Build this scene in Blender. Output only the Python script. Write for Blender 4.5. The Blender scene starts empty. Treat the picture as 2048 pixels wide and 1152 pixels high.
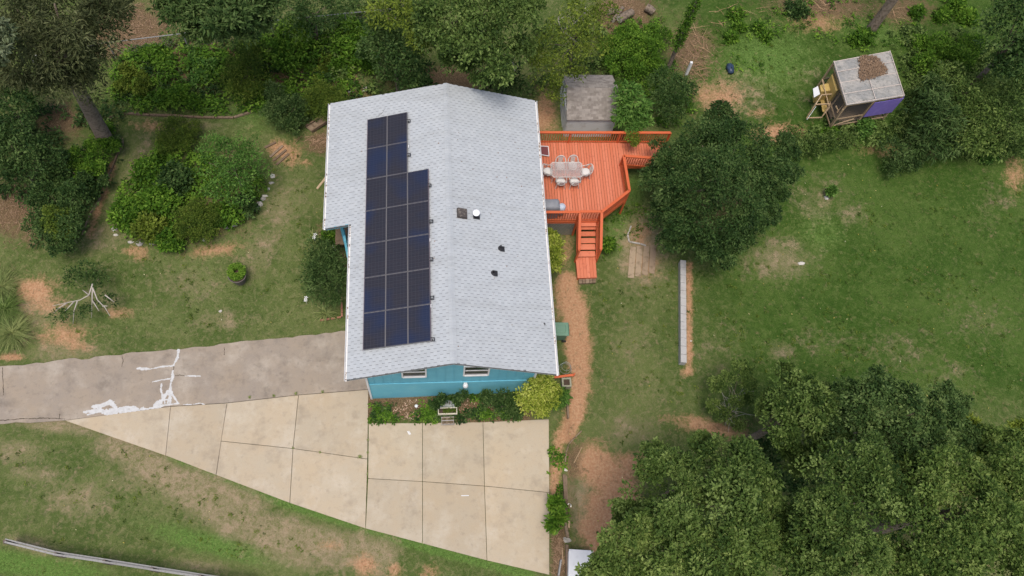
import bpy, math, random
import numpy as np
from mathutils import Vector, Matrix
random.seed(7); RNG = np.random.default_rng(7)
SC = bpy.context.scene
COL = SC.collection
# ------------------------------------------------------------------ camera
CAM = np.array([-0.848, -10.379, 38.753])
ROT = np.array([[0.99492407, 0.01587687, -0.0993681], [-0.05402081, 0.91739063, -0.39430469], [0.08489904, 0.39767117, 0.9135917]])
FPX = 1606.87
cd = bpy.data.cameras.new('camera'); cam = bpy.data.objects.new('camera', cd); COL.objects.link(cam)
cd.sensor_width = 36; cd.lens = 36 * FPX / 2048; cd.clip_end = 1500; cd.clip_start = .5
mw = Matrix([list(ROT[i]) + [CAM[i]] for i in range(3)] + [[0, 0, 0, 1]])
cam.matrix_world = mw; SC.camera = cam
# ------------------------------------------------------------------ light: overcast daylight
SUN_EL, SUN_AZ = math.radians(74), math.radians(198)     # azimuth clockwise from +Y
world = bpy.data.worlds.new('World'); SC.world = world; world.use_nodes = True
wn = world.node_tree; bg = wn.nodes['Background']
sky = wn.nodes.new('ShaderNodeTexSky'); sky.sky_type = 'NISHITA'; sky.sun_disc = False
sky.sun_elevation = SUN_EL; sky.sun_rotation = SUN_AZ; sky.dust_density = 4.0; sky.air_density = 1.0; sky.ozone_density = 1.0
wn.links.new(sky.outputs[0], bg.inputs[0]); bg.inputs[1].default_value = 0.10
sd = bpy.data.lights.new('sun', 'SUN'); sun = bpy.data.objects.new('sun', sd); COL.objects.link(sun)
sd.energy = 1.5; sd.angle = math.radians(24); sd.color = (1, .94, .86)
sdir = Vector((math.sin(SUN_AZ) * math.cos(SUN_EL), math.cos(SUN_AZ) * math.cos(SUN_EL), math.sin(SUN_EL)))
sun.rotation_euler = sdir.to_track_quat('Z', 'Y').to_euler()
SC.view_settings.view_transform = 'Standard'; SC.view_settings.look = 'None'
SC.view_settings.exposure = 0.68; SC.view_settings.gamma = 1; SC.view_settings.use_curve_mapping = False
SC.cycles.max_bounces = 5; SC.cycles.diffuse_bounces = 3; SC.cycles.glossy_bounces = 2; SC.cycles.transmission_bounces = 3; SC.cycles.transparent_max_bounces = 6

# ------------------------------------------------------------------ picking points of the place
def ray(px, py):
    return ROT @ np.array([(px - 1024) / FPX, (576 - py) / FPX, -1.0])
def at(px, py, z):
    r = ray(px, py); t = (z - CAM[2]) / r[2]; return CAM + r * t
def aty(px, py, y):
    r = ray(px, py); t = (y - CAM[1]) / r[1]; return CAM + r * t
def proj(P):
    d = (np.asarray(P) - CAM) @ ROT
    return np.stack([1024 + FPX * d[..., 0] / -d[..., 2], 576 - FPX * d[..., 1] / -d[..., 2]], -1)
def depth(P): return -((np.asarray(P) - CAM) @ ROT)[..., 2]
def S(t):
    t = np.clip(t, 0, 1); return t * t * (3 - 2 * t)
def padz(x): return .03 + np.maximum(0, np.asarray(x, float) + 4) * .05
def vnoise(x, y, sc, seed=0):
    x = np.asarray(x, float) / sc + seed * 17.3; y = np.asarray(y, float) / sc + seed * 9.1
    xi = np.floor(x); yi = np.floor(y); fx = x - xi; fy = y - yi
    def h(a, b):
        v = np.sin(a * 127.1 + b * 311.7 + seed * 74.7) * 43758.5453; return v - np.floor(v)
    fx = fx * fx * (3 - 2 * fx); fy = fy * fy * (3 - 2 * fy)
    return (h(xi, yi) * (1 - fx) + h(xi + 1, yi) * fx) * (1 - fy) + (h(xi, yi + 1) * (1 - fx) + h(xi + 1, yi + 1) * fx) * fy
def Gbase(x, y):
    x = np.asarray(x, float); y = np.asarray(y, float)
    g = np.maximum(0, x + 4) * .05 * (1 - S((x - 5) / 3)) + .45 * S((x - 5) / 3)
    g = g + .38 * S((x - 5.35) / .5) + .30 * S((x - 2.2) / 2.5) * S((y + 1.2) / 2.0) * (1 - S((x - 5.35) / .5))
    g = g + (.95 * S((y - 3) / 7)) * (1 - S((x + 5) / 3)) + .25 * S((y - 8) / 8) * S((x + 3) / 3)
    g = g + .9 * S((y - 13.5) / 9) * (1 - S((x + 2) / 8)) + .35 * S((y - 15) / 9) * S((x + 2) / 8)
    return g
def G(x, y): return Gbase(x, y) + .05 * (vnoise(x, y, 1.3, 1) - .5) + .10 * (vnoise(x, y, 4.2, 2) - .5)
def on(px, py, up=0.0):
    z = .8
    for _ in range(25):
        p = at(px, py, z + up); z = z * .4 + float(G(p[0], p[1])) * .6
    p = at(px, py, z + up); p[2] = z; return p

# ------------------------------------------------------------------ materials
def mat(name, rgb, rough=.7, metal=0, noise=None, spec=.3, bump=None, alpha=1, trans=0):
    m = bpy.data.materials.new(name); m.use_nodes = True; n = m.node_tree.nodes; l = m.node_tree.links
    b = n['Principled BSDF']; b.inputs['Roughness'].default_value = rough; b.inputs['Metallic'].default_value = metal
    b.inputs['Specular IOR Level'].default_value = spec; b.inputs['Base Color'].default_value = (*rgb, 1)
    b.inputs['Alpha'].default_value = alpha; b.inputs['Transmission Weight'].default_value = trans
    tc = n.new('ShaderNodeTexCoord')
    if noise:                                         # list of (scale, rgb2, low, high)
        cur = None
        for k, (sc, rgb2, lo, hi) in enumerate(noise):
            t = n.new('ShaderNodeTexNoise'); t.inputs['Scale'].default_value = sc; t.inputs['Detail'].default_value = 5; t.inputs['Roughness'].default_value = .65
            l.new(tc.outputs['Object'], t.inputs['Vector'])
            r = n.new('ShaderNodeMapRange'); r.inputs[1].default_value = lo; r.inputs[2].default_value = hi; l.new(t.outputs[0], r.inputs[0])
            mx = n.new('ShaderNodeMix'); mx.data_type = 'RGBA'; l.new(r.outputs[0], mx.inputs[0])
            if cur is None: mx.inputs[6].default_value = (*rgb, 1)
            else: l.new(cur, mx.inputs[6])
            mx.inputs[7].default_value = (*rgb2, 1); cur = mx.outputs[2]
        l.new(cur, b.inputs['Base Color'])
    if bump:
        t = n.new('ShaderNodeTexNoise'); t.inputs['Scale'].default_value = bump[0]; t.inputs['Detail'].default_value = 4
        l.new(tc.outputs['Object'], t.inputs['Vector'])
        bp = n.new('ShaderNodeBump'); bp.inputs['Strength'].default_value = bump[1]; bp.inputs['Distance'].default_value = bump[2]
        l.new(t.outputs[0], bp.inputs['Height']); l.new(bp.outputs[0], b.inputs['Normal'])
    return m
def leafmat(name, c0, c1, c2, transl=.3):
    m = bpy.data.materials.new(name); m.use_nodes = True; n = m.node_tree.nodes; l = m.node_tree.links
    b = n['Principled BSDF']; b.inputs['Roughness'].default_value = .6; b.inputs['Specular IOR Level'].default_value = .18
    a = n.new('ShaderNodeAttribute'); a.attribute_name = 'tint'
    r = n.new('ShaderNodeValToRGB'); e = r.color_ramp.elements
    e[0].position = .1; e[0].color = (*c0, 1); e[1].position = .95; e[1].color = (*c2, 1); q = e.new(.5); q.color = (*c1, 1)
    l.new(a.outputs['Fac'], r.inputs[0]); l.new(r.outputs[0], b.inputs['Base Color'])
    t = n.new('ShaderNodeBsdfTranslucent'); l.new(r.outputs[0], t.inputs[0])
    x = n.new('ShaderNodeMixShader'); x.inputs[0].default_value = transl
    l.new(b.outputs[0], x.inputs[1]); l.new(t.outputs[0], x.inputs[2]); l.new(x.outputs[0], n['Material Output'].inputs[0])
    return m
def _streak(n, l, cur, col):
    g = n.new('ShaderNodeNewGeometry'); mp = n.new('ShaderNodeMapping'); mp.inputs['Scale'].default_value = (.35, 1.6, .35); l.new(g.outputs['Position'], mp.inputs[0]); t = n.new('ShaderNodeTexNoise'); t.inputs['Scale'].default_value = 1.0; t.inputs['Detail'].default_value = 7; t.inputs['Roughness'].default_value = .7; l.new(mp.outputs[0], t.inputs['Vector'])
    r = n.new('ShaderNodeMapRange'); r.inputs[1].default_value = .48; r.inputs[2].default_value = .72; r.inputs[4].default_value = .7; l.new(t.outputs[0], r.inputs[0])
    m2 = n.new('ShaderNodeMix'); m2.data_type = 'RGBA'; l.new(r.outputs[0], m2.inputs[0]); l.new(cur, m2.inputs[6]); m2.inputs[7].default_value = (*col, 1); return m2.outputs[2]
def tintmat(name, c0, c1, rough=.8, spec=.2, mot=None):
    """solid material whose pieces vary a little: by object and by a per-piece attribute"""
    m = bpy.data.materials.new(name); m.use_nodes = True; n = m.node_tree.nodes; l = m.node_tree.links
    b = n['Principled BSDF']; b.inputs['Roughness'].default_value = rough; b.inputs['Specular IOR Level'].default_value = spec
    a = n.new('ShaderNodeAttribute'); a.attribute_name = 'tint'
    o = n.new('ShaderNodeObjectInfo'); ad = n.new('ShaderNodeMath'); ad.operation = 'ADD'
    l.new(a.outputs['Fac'], ad.inputs[0]); l.new(o.outputs['Random'], ad.inputs[1])
    fr = n.new('ShaderNodeMath'); fr.operation = 'FRACT'; l.new(ad.outputs[0], fr.inputs[0])
    mx = n.new('ShaderNodeMix'); mx.data_type = 'RGBA'; mx.inputs[6].default_value = (*c0, 1); mx.inputs[7].default_value = (*c1, 1)
    l.new(fr.outputs[0], mx.inputs[0]); cur = mx.outputs[2]
    if mot:
        g = n.new('ShaderNodeNewGeometry'); t = n.new('ShaderNodeTexNoise'); t.inputs['Scale'].default_value = mot[0]; t.inputs['Detail'].default_value = 6
        l.new(g.outputs['Position'], t.inputs['Vector'])
        rr = n.new('ShaderNodeMapRange'); rr.inputs[1].default_value = mot[2]; rr.inputs[2].default_value = mot[3]; l.new(t.outputs[0], rr.inputs[0])
        m2 = n.new('ShaderNodeMix'); m2.data_type = 'RGBA'; l.new(rr.outputs[0], m2.inputs[0]); l.new(cur, m2.inputs[6]); m2.inputs[7].default_value = (*mot[1], 1); cur = m2.outputs[2]
    if name == 'grey_shingle': cur = _streak(n, l, cur, (.325, .34, .345))
    l.new(cur, b.inputs['Base Color'])
    return m

# ------------------------------------------------------------------ mesh helpers
class MB:
    def __init__(s): s.v = []; s.f = []; s.t = []
    def add(s, vs, fs, tint=.5):
        o = len(s.v); s.v += [tuple(map(float, q)) for q in vs]; s.f += [tuple(i + o for i in q) for q in fs]; s.t += [tint] * len(vs); return s
    def box(s, c, size, rz=0, M=None):
        hx, hy, hz = [q / 2 for q in size]; vs = [Vector((x, y, z)) for x in (-hx, hx) for y in (-hy, hy) for z in (-hz, hz)]
        R = M if M is not None else Matrix.Rotation(rz, 3, 'Z'); c = Vector([float(q) for q in c])
        return s.add([R @ q + c for q in vs], [(0, 1, 3, 2), (4, 6, 7, 5), (0, 4, 5, 1), (2, 3, 7, 6), (0, 2, 6, 4), (1, 5, 7, 3)])
    def beam(s, p, q, w, h, up=(0, 0, 1)):
        p = Vector([float(a) for a in p]); q = Vector([float(a) for a in q]); d = q - p; L = d.length
        if L < 1e-6: return s
        x = d / L; u = Vector(up)
        if abs(x.dot(u)) > .98: u = Vector((0, 1, 0))
        y = u.cross(x).normalized(); z = x.cross(y)
        M = Matrix((x, y, z)).transposed(); return s.box((p + q) / 2, (L, w, h), M=M)
    def tube(s, pts, rad, n=6, cap=True):
        pts = [Vector([float(a) for a in p]) for p in pts]; 
        if not hasattr(rad, '__len__'): rad = [rad] * len(pts)
        o = len(s.v); vs = []
        for i, p in enumerate(pts):
            d = (pts[min(i + 1, len(pts) - 1)] - pts[max(i - 1, 0)])
            d = d.normalized() if d.length > 0 else Vector((0, 0, 1))
            u = Vector((0, 0, 1)) if abs(d.z) < .9 else Vector((1, 0, 0))
            a = d.cross(u).normalized(); b = d.cross(a)
            for k in range(n):
                t = 2 * math.pi * k / n; vs.append(p + (a * math.cos(t) + b * math.sin(t)) * rad[i])
        fs = [(i * n + k, i * n + (k + 1) % n, (i + 1) * n + (k + 1) % n, (i + 1) * n + k) for i in range(len(pts) - 1) for k in range(n)]
        if cap: fs += [tuple(range(n - 1, -1, -1)), tuple((len(pts) - 1) * n + k for k in range(n))]
        return s.add(vs, fs)
    def lathe(s, prof, c=(0, 0, 0), n=16):
        vs = []; c = [float(a) for a in c]
        for r, z in prof:
            for k in range(n):
                t = 2 * math.pi * k / n; vs.append((c[0] + r * math.cos(t), c[1] + r * math.sin(t), c[2] + z))
        fs = [(i * n + k, i * n + (k + 1) % n, (i + 1) * n + (k + 1) % n, (i + 1) * n + k) for i in range(len(prof) - 1) for k in range(n)]
        fs += [tuple(range(n - 1, -1, -1)), tuple((len(prof) - 1) * n + k for k in range(n))]
        return s.add(vs, fs)
    def prism(s, poly, z0, z1):
        n = len(poly); f0 = z0 if callable(z0) else (lambda x, y: z0); f1 = z1 if callable(z1) else (lambda x, y: z1)
        a = sum(poly[i][0] * poly[(i + 1) % n][1] - poly[(i + 1) % n][0] * poly[i][1] for i in range(n))
        if a < 0: poly = poly[::-1]
        vs = [(x, y, f0(x, y)) for x, y in poly] + [(x, y, f1(x, y)) for x, y in poly]
        fs = [tuple(range(n - 1, -1, -1)), tuple(range(n, 2 * n))] + [(i, (i + 1) % n, n + (i + 1) % n, n + i) for i in range(n)]
        return s.add(vs, fs)
    def mesh(s, name, m, smooth=False):
        me = bpy.data.meshes.new(name); me.from_pydata(s.v, [], s.f); me.materials.append(m)
        at_ = me.attributes.new('tint', 'FLOAT', 'POINT'); at_.data.foreach_set('value', s.t)
        if smooth: me.polygons.foreach_set('use_smooth', [True] * len(me.polygons))
        me.update(); return me
    def build(s, name, m, parent=None, smooth=False, bevel=0, stuff=False, label=None):
        o = bpy.data.objects.new(name, s.mesh(name, m, smooth)); COL.objects.link(o)
        if parent is not None: o.parent = parent; o.matrix_parent_inverse = Matrix.Identity(4)
        if bevel:
            b = o.modifiers.new('bevel', 'BEVEL'); b.width = bevel; b.segments = 2
        if stuff: o['kind'] = 'stuff'
        if label: o['label'] = label
        return o
def tag(o, label=None, cat=None, group=None, kind=None):
    if label: o['label'] = label
    if cat: o['category'] = cat
    if group: o['group'] = group
    if kind: o['kind'] = kind
    return o
def empty(name, label, cat, loc=(0, 0, 0), rz=0, group=None, kind=None):
    o = bpy.data.objects.new(name, None); COL.objects.link(o); o.location = [float(a) for a in loc]; o.rotation_euler = (0, 0, rz)
    o.empty_display_size = .2
    return tag(o, label, cat, group, kind)
def place(mesh, name, parent, M):
    o = bpy.data.objects.new(name, mesh); COL.objects.link(o)
    if parent is not None: o.parent = parent
    o.matrix_local = M; return o
def copy_tree(o, parent=None):
    c = o.copy(); COL.objects.link(c); c.parent = parent
    for ch in list(o.children): copy_tree(ch, c)
    return c
def npmesh(name, V, F, m, tint=None, parent=None, smooth=False):
    """V (n,3), F (k,3|4) numpy"""
    me = bpy.data.meshes.new(name); k = F.shape[1]
    me.vertices.add(len(V)); me.vertices.foreach_set('co', np.ascontiguousarray(V, dtype=np.float32).ravel())
    me.loops.add(F.size); me.loops.foreach_set('vertex_index', np.ascontiguousarray(F, dtype=np.int32).ravel())
    me.polygons.add(len(F)); me.polygons.foreach_set('loop_start', np.arange(0, F.size, k, dtype=np.int32))
    me.materials.append(m)
    me.polygons.foreach_set('use_smooth', np.full(len(F), smooth))
    me.update(calc_edges=True)
    if tint is not None:
        a = me.attributes.new('tint', 'FLOAT', 'POINT'); a.data.foreach_set('value', np.ascontiguousarray(tint, dtype=np.float32))
    o = bpy.data.objects.new(name, me); COL.objects.link(o)
    if parent is not None: o.parent = parent
    return o
def unit(a): return a / (np.linalg.norm(a, axis=-1, keepdims=True) + 1e-9)
def leaves(C, D, N, L, wd, tint, name, m, parent=None, fold=.25):
    """one folded leaf of two faces at every C, pointing along D, facing N"""
    D = unit(D); Sd = unit(np.cross(D, N)); N = np.cross(Sd, D)
    L = np.broadcast_to(np.asarray(L, float), (len(C),))[:, None]; wd = np.broadcast_to(np.asarray(wd, float), (len(C),))[:, None]
    b = C; t = C + D * L - N * L * .15; mid = C + D * L * .45
    l = mid + Sd * wd * .5 + N * wd * fold; r = mid - Sd * wd * .5 + N * wd * fold
    V = np.stack([b, l, t, r], 1).reshape(-1, 3); i = np.arange(len(C))[:, None] * 4
    F = np.concatenate([i + [[0, 1, 2]], i + [[0, 2, 3]]], 1).reshape(-1, 3)
    return npmesh(name, V, F, m, np.repeat(tint, 4), parent)
def inpoly(x, y, poly):
    c = np.zeros(np.shape(x), bool); n = len(poly); j = n - 1
    for i in range(n):
        xi, yi = poly[i]; xj, yj = poly[j]
        c ^= ((yi > y) != (yj > y)) & (x < (xj - xi) * (y - yi) / (yj - yi + 1e-12) + xi); j = i
    return c
def segd(x, y, pts):
    d = np.full(np.shape(x), 1e9)
    for (ax, ay), (bx, by) in zip(pts[:-1], pts[1:]):
        vx, vy = bx - ax, by - ay; t = np.clip(((x - ax) * vx + (y - ay) * vy) / (vx * vx + vy * vy + 1e-9), 0, 1)
        d = np.minimum(d, np.hypot(x - ax - t * vx, y - ay - t * vy))
    return d

# ------------------------------------------------------------------ palettes
M = {}
M['shingle'] = tintmat('grey_shingle', (.385, .410, .430), (.415, .438, .455), .9, .15, (3.0, (.36, .38, .40), .5, .75))
M['deckpaint'] = tintmat('orange_deck_paint', (.52, .150, .074), (.61, .200, .112), .55, .3, (7, (0.406, 0.101, 0.058), .55, .85))
M['deckrail'] = mat('orange_rail_paint', (.55, .118, .042), .5, noise=[(9, (0.421, 0.094, 0.047), .55, .8)])
M['blue'] = mat('turquoise_paint', (.13, .41, .52), .6, noise=[(2.2, (.16, .46, .57), .45, .7), (14, (.11, .35, .44), .6, .85)], bump=(40, .2, .01))
M['bluew'] = mat('turquoise_masonry_paint', (.15, .46, .57), .65, noise=[(1.2, (.19, .50, .59), .4, .7), (9, (.13, .40, .50), .6, .85)], bump=(18, .35, .02))
M['white'] = mat('white_trim', (.70, .70, .70), .5, noise=[(6, (.54, .53, .50), .58, .8)])
M['conc'] = None
M['glass'] = mat('window_glass', (.02, .03, .035), .08, spec=.6)
M['blind'] = mat('window_blind', (.22, .19, .17), .7)
M['black'] = mat('black_metal', (.025, .025, .028), .5)
M['alu'] = mat('aluminium', (.62, .62, .60), .35, .7)
M['wood'] = tintmat('weathered_timber', (.165, .115, .075), (.26, .195, .135), .9, .1, (9, (.09, .065, .045), .5, .8))
M['newwood'] = tintmat('bare_lumber', (0.359, 0.250, 0.148), (0.437, 0.328, 0.211), .85, .1, (8, (0.234, 0.156, 0.101), .55, .85))
M['grayrail'] = tintmat('silvered_split_rail', (.20, .195, .185), (.31, .305, .29), .9, .1, (12, (0.187, 0.172, 0.164), .5, .75))
M['bark'] = mat('bark', (.21, .165, .125), .95, noise=[(7, (.09, .07, .05), .45, .65)], bump=(14, .8, .05))
M['paleb'] = mat('pale_dead_wood', (.42, .38, .33), .9, noise=[(10, (.28, .24, .2), .5, .75)])
M['straw'] = tintmat('dry_stalks', (.30, .17, .10), (.50, .33, .20), .9, .1)
M['rock'] = tintmat('grey_stone', (.34, .32, .285), (.52, .49, .44), .9, .2, (6, (0.125, 0.117, 0.101), .5, .8))
M['block'] = mat('pale_concrete_block', (0.390, 0.382, 0.367), .9, noise=[(3, (0.312, 0.296, 0.281), .45, .75), (25, (0.437, 0.429, 0.413), .5, .8)], bump=(30, .3, .01))
M['green'] = mat('green_plastic', (.13, .235, .16), .5, noise=[(6, (.17, .27, .20), .5, .8)])
M['dgreen'] = mat('dark_green_plastic', (.045, .10, .065), .5)
M['soil'] = mat('potting_soil', (.06, .042, .03), .95, noise=[(15, (.12, .08, .055), .5, .7)])
M['chair'] = mat('white_wicker', (0.546, 0.515, 0.484), .6, noise=[(30, (0.468, 0.406, 0.367), .5, .75)])
M['cushion'] = mat('white_cushion', (0.608, 0.593, 0.569), .9, noise=[(8, (0.530, 0.499, 0.468), .5, .8)])
M['cover'] = mat('grey_grill_cover', (0.203, 0.211, 0.234), .6, noise=[(4, (0.257, 0.265, 0.289), .4, .7)], bump=(3.900, 0.390, 0.039))
M['purple'] = mat('purple_paint', (.19, .14, .43), .6, noise=[(3, (.23, .17, .47), .45, .7), (20, (.15, .11, .34), .6, .8)])
M['yplank'] = mat('yellow_plywood', (0.437, 0.312, 0.101), .7, noise=[(4, (0.359, 0.257, 0.101), .45, .75)])
M['shedwall'] = mat('stained_white_siding', (.70, .69, .68), .8, noise=[(2.2, (.50, .46, .42), .52, .76), (9, (.28, .24, .20), .64, .88)])
M['shedroof'] = tintmat('brown_grey_shingle', (.195, .172, .152), (.295, .265, .238), .95, .1, (5, (.15, .132, .115), .5, .75))
M['litterleaf'] = tintmat('fallen_leaves', (.16, .10, .06), (.28, .18, .11), .9, .1)
M['bin'] = M['green']
M['sheet'] = mat('white_sheet_metal', (0.608, 0.616, 0.624), .5, noise=[(5, (0.530, 0.538, 0.546), .5, .8)])
M['tarp'] = mat('navy_plastic_bag', (.03, .05, .09), .35)
M['pot'] = mat('brown_grey_pot', (.12, .10, .095), .7)
M['stonepot'] = mat('grey_cast_stone', (.36, .38, .37), .85, noise=[(10, (.26, .28, .25), .45, .7)], bump=(30, .4, .01))
M['tabletop'] = mat('smoked_glass_tabletop', (0.562, 0.468, 0.437), .12, spec=.5, alpha=.32)

# ------------------------------------------------------------------ paving outlines (points picked on the ground)
def pad_at(px, py):
    z = .03
    for _ in range(12):
        p = at(px, py, z); z = float(padz(p[0]))
    return at(px, py, z)
SLABS = [[(130, 841), (341, 813), (331, 911)], [(341, 813), (454, 806), (432, 950), (331, 911)], [(454, 806), (597, 790), (586, 897), (442, 882)],
         [(442, 882), (586, 897), (579.5, 1006), (432, 950)], [(597, 790), (737, 779), (735, 918), (586, 897)], [(586, 897), (735, 918), (731, 1057), (579.5, 1006)],
         [(737, 846), (845, 846), (845, 963), (736, 957)], [(845, 846), (966, 844), (969, 972), (845, 963)], [(966, 844), (1098, 838), (1099, 985), (969, 972)],
         [(736, 957), (845, 963), (845, 1087), (731, 1057)], [(845, 963), (969, 972), (974, 1121), (845, 1087)], [(969, 972), (1099, 985), (1099, 1150), (974, 1121)]]
SLABW = [[tuple(pad_at(*q)[:2]) for q in s] for s in SLABS]
DR_T = [(-330, 772), (-150, 752), (0, 732), (30, 731), (60, 728), (100, 723), (128, 718), (150, 716), (163, 718), (178, 719), (190, 714), (215, 712), (243, 710), (250, 706), (290, 703), (330, 700), (400, 694), (440, 688), (470, 684), (550, 678), (620, 670), (693, 661), (735, 656), (800, 650)]
DR_B = [(800, 774), (737, 779), (597, 790), (454, 806), (341, 813), (225, 829), (130, 841), (60, 845), (0, 847), (-150, 856), (-330, 870)]
DRIVE = [tuple(at(x, y, .03)[:2]) for x, y in DR_T + DR_B]
DRIVE = [(min(x, -3.95), y) for x, y in DRIVE]
PAVE = [DRIVE] + SLABW

# ------------------------------------------------------------------ ground
def ground():
    xs = np.unique(np.concatenate([np.arange(-30, 42, .14), np.linspace(-300, -30, 14), np.linspace(42, 300, 14)]))
    ys = np.unique(np.concatenate([np.arange(-14, 31, .14), np.linspace(-300, -14, 14), np.linspace(31, 300, 14)]))
    X, Y = np.meshgrid(xs, ys); Z = G(X, Y)
    near = np.zeros_like(X, bool)
    for p in PAVE: near |= inpoly(X, Y, p)
    # lower the soil under the paving
    Z = np.where(near, np.minimum(Z, padz(X) - .09), Z)
    e = np.full_like(X, 9.); 
    for p in PAVE: e = np.minimum(e, segd(X, Y, p + [p[0]]))
    edge = (~near) & (e < 1.6) & (X < 5.6)
    Z = np.where(edge, Z * S(e / 1.6) + (padz(X) - .02) * (1 - S(e / 1.6)), Z)
    house = (X > -3.7) & (X < 3.6) & (Y > .8) & (Y < 13.4); Z = np.where(house, Z - .2, Z)
    V = np.stack([X, Y, Z], -1).reshape(-1, 3); ny, nx = X.shape
    i = (np.arange(ny - 1)[:, None] * nx + np.arange(nx - 1)[None]).reshape(-1, 1)
    F = np.concatenate([i, i + 1, i + nx + 1, i + nx], 1)
    P = proj(V); px, py = P[:, 0], P[:, 1]
    bad = depth(V) < 5; px = np.where(bad, -999, px); py = np.where(bad, -999, py)
    def blob(cx, cy, rx, ry, a=0, w=1.):
        c, s_ = math.cos(math.radians(a)), math.sin(math.radians(a)); dx, dy = px - cx, py - cy
        u = (dx * c + dy * s_) / rx; v = (-dx * s_ + dy * c) / ry; return w * np.exp(-(u * u + v * v))
    def line(pts, r, w=1.): return w * np.exp(-(segd(px, py, pts) / r) ** 2)
    def mx(*a):
        o = a[0]
        for b in a[1:]: o = np.maximum(o, b)
        return o
    dirt = mx(line([(1135, 560), (1140, 620), (1150, 700), (1160, 760), (1150, 830), (1135, 870)], 20, 1.05), line([(1152, 600), (1164, 700), (1160, 780)], 22, .92), line([(1120, 870), (1108, 1000)], 14, .75),
              line([(1190, 930), (1235, 970), (1250, 1030)], 42, 1.05), line([(1200, 1000), (1190, 1075)], 35, .9), blob(1180, 930, 50, 40, 0, .9), blob(1230, 1010, 50, 60, 0, 1.1), blob(1260, 930, 50, 30, 0, .75),
              blob(70, 580, 45, 28, 0, .85), blob(130, 670, 60, 30, 0, .6), blob(20, 715, 30, 8, 0, .8), blob(150, 690, 40, 18, 0, .6), blob(430, 500, 60, 16, -8, .62), blob(270, 505, 30, 18, 0, .6), blob(235, 625, 30, 15, 0, .6),
              blob(1440, 195, 60, 40, 0, .62), blob(1560, 265, 50, 20, 0, .85), blob(1410, 190, 30, 30, 0, .6), blob(1520, 225, 30, 10, 0, .5), blob(1640, 40, 70, 30, 0, .55), blob(560, 300, 30, 22, 35, .75), blob(580, 310, 30, 30, 0, .6), blob(300, 250, 40, 14, 0, .6), blob(610, 325, 16, 10, 0, .6),
              blob(1280, 470, 28, 30, 0, .55), blob(1290, 530, 30, 30, 0, .6), line([(1378, 530), (1378, 740)], 9, .72), blob(1375, 742, 14, 12, 0, .7), blob(1120, 600, 14, 60, 0, .7), blob(1130, 500, 20, 60, 0, .5),
              blob(730, 1130, 30, 25, 0, .7), blob(790, 1140, 20, 20, 0, .6), blob(860, 1145, 30, 20, 0, .5), blob(1425, 855, 90, 18, 12, .8), blob(700, 220, 60, 50, 0, .6), blob(850, 190, 60, 25, 0, .7), blob(1090, 230, 25, 50, 0, .8),
              blob(1815, 300, 90, 16, 0, .6), blob(2030, 350, 25, 40, 0, .6), blob(1760, 560, 0.1, .1), blob(660, 1090, 30, 12, 0, .5), blob(90, 610, 50, 30, 0, .5), line([(225, 330), (180, 470)], 9, .6))
    litter = mx(line([(690, 800), (1040, 830)], 26, 1.2), blob(750, 815, 60, 25, 0, 1.2), blob(20, 420, 60, 60, 0, .95), blob(60, 470, 40, 30, 0, .6), blob(260, 60, 90, 55, 0, 1.1), blob(240, 100, 60, 20, 0, .9), blob(120, 240, 50, 40, 0, 1.), blob(640, 285, 35, 25, 0, .9),
                blob(1380, 100, 60, 60, 0, .8), blob(1640, 10, 120, 30, 0, .8), blob(1250, 30, 60, 50, 0, 1.1), blob(420, 130, 160, 60, 0, .85), blob(600, 170, 140, 40, 0, .9), blob(770, 30, 60, 20, 0, .7), blob(1800, 20, 90, 40, 0, .7), blob(350, 100, 100, 20, 0, .9),
                line([(1118, 1060), (1118, 1160)], 16, 1.), blob(690, 480, 10, 60, 0, 1.), blob(650, 470, 22, 20, 0, .8), blob(1100, 680, 20, 60, 0, .55), blob(900, 160, 120, 30, 0, 1.), blob(1460, 850, 60, 20, 0, .5), blob(380, 440, 110, 50, 0, .8), blob(450, 350, 60, 60, 0, .8), blob(1450, 420, 80, 80, 0, .5),
                blob(1850, 1050, 350, 160, 0, .35), blob(1150, 920, 20, 60, 0, .7))
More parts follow.
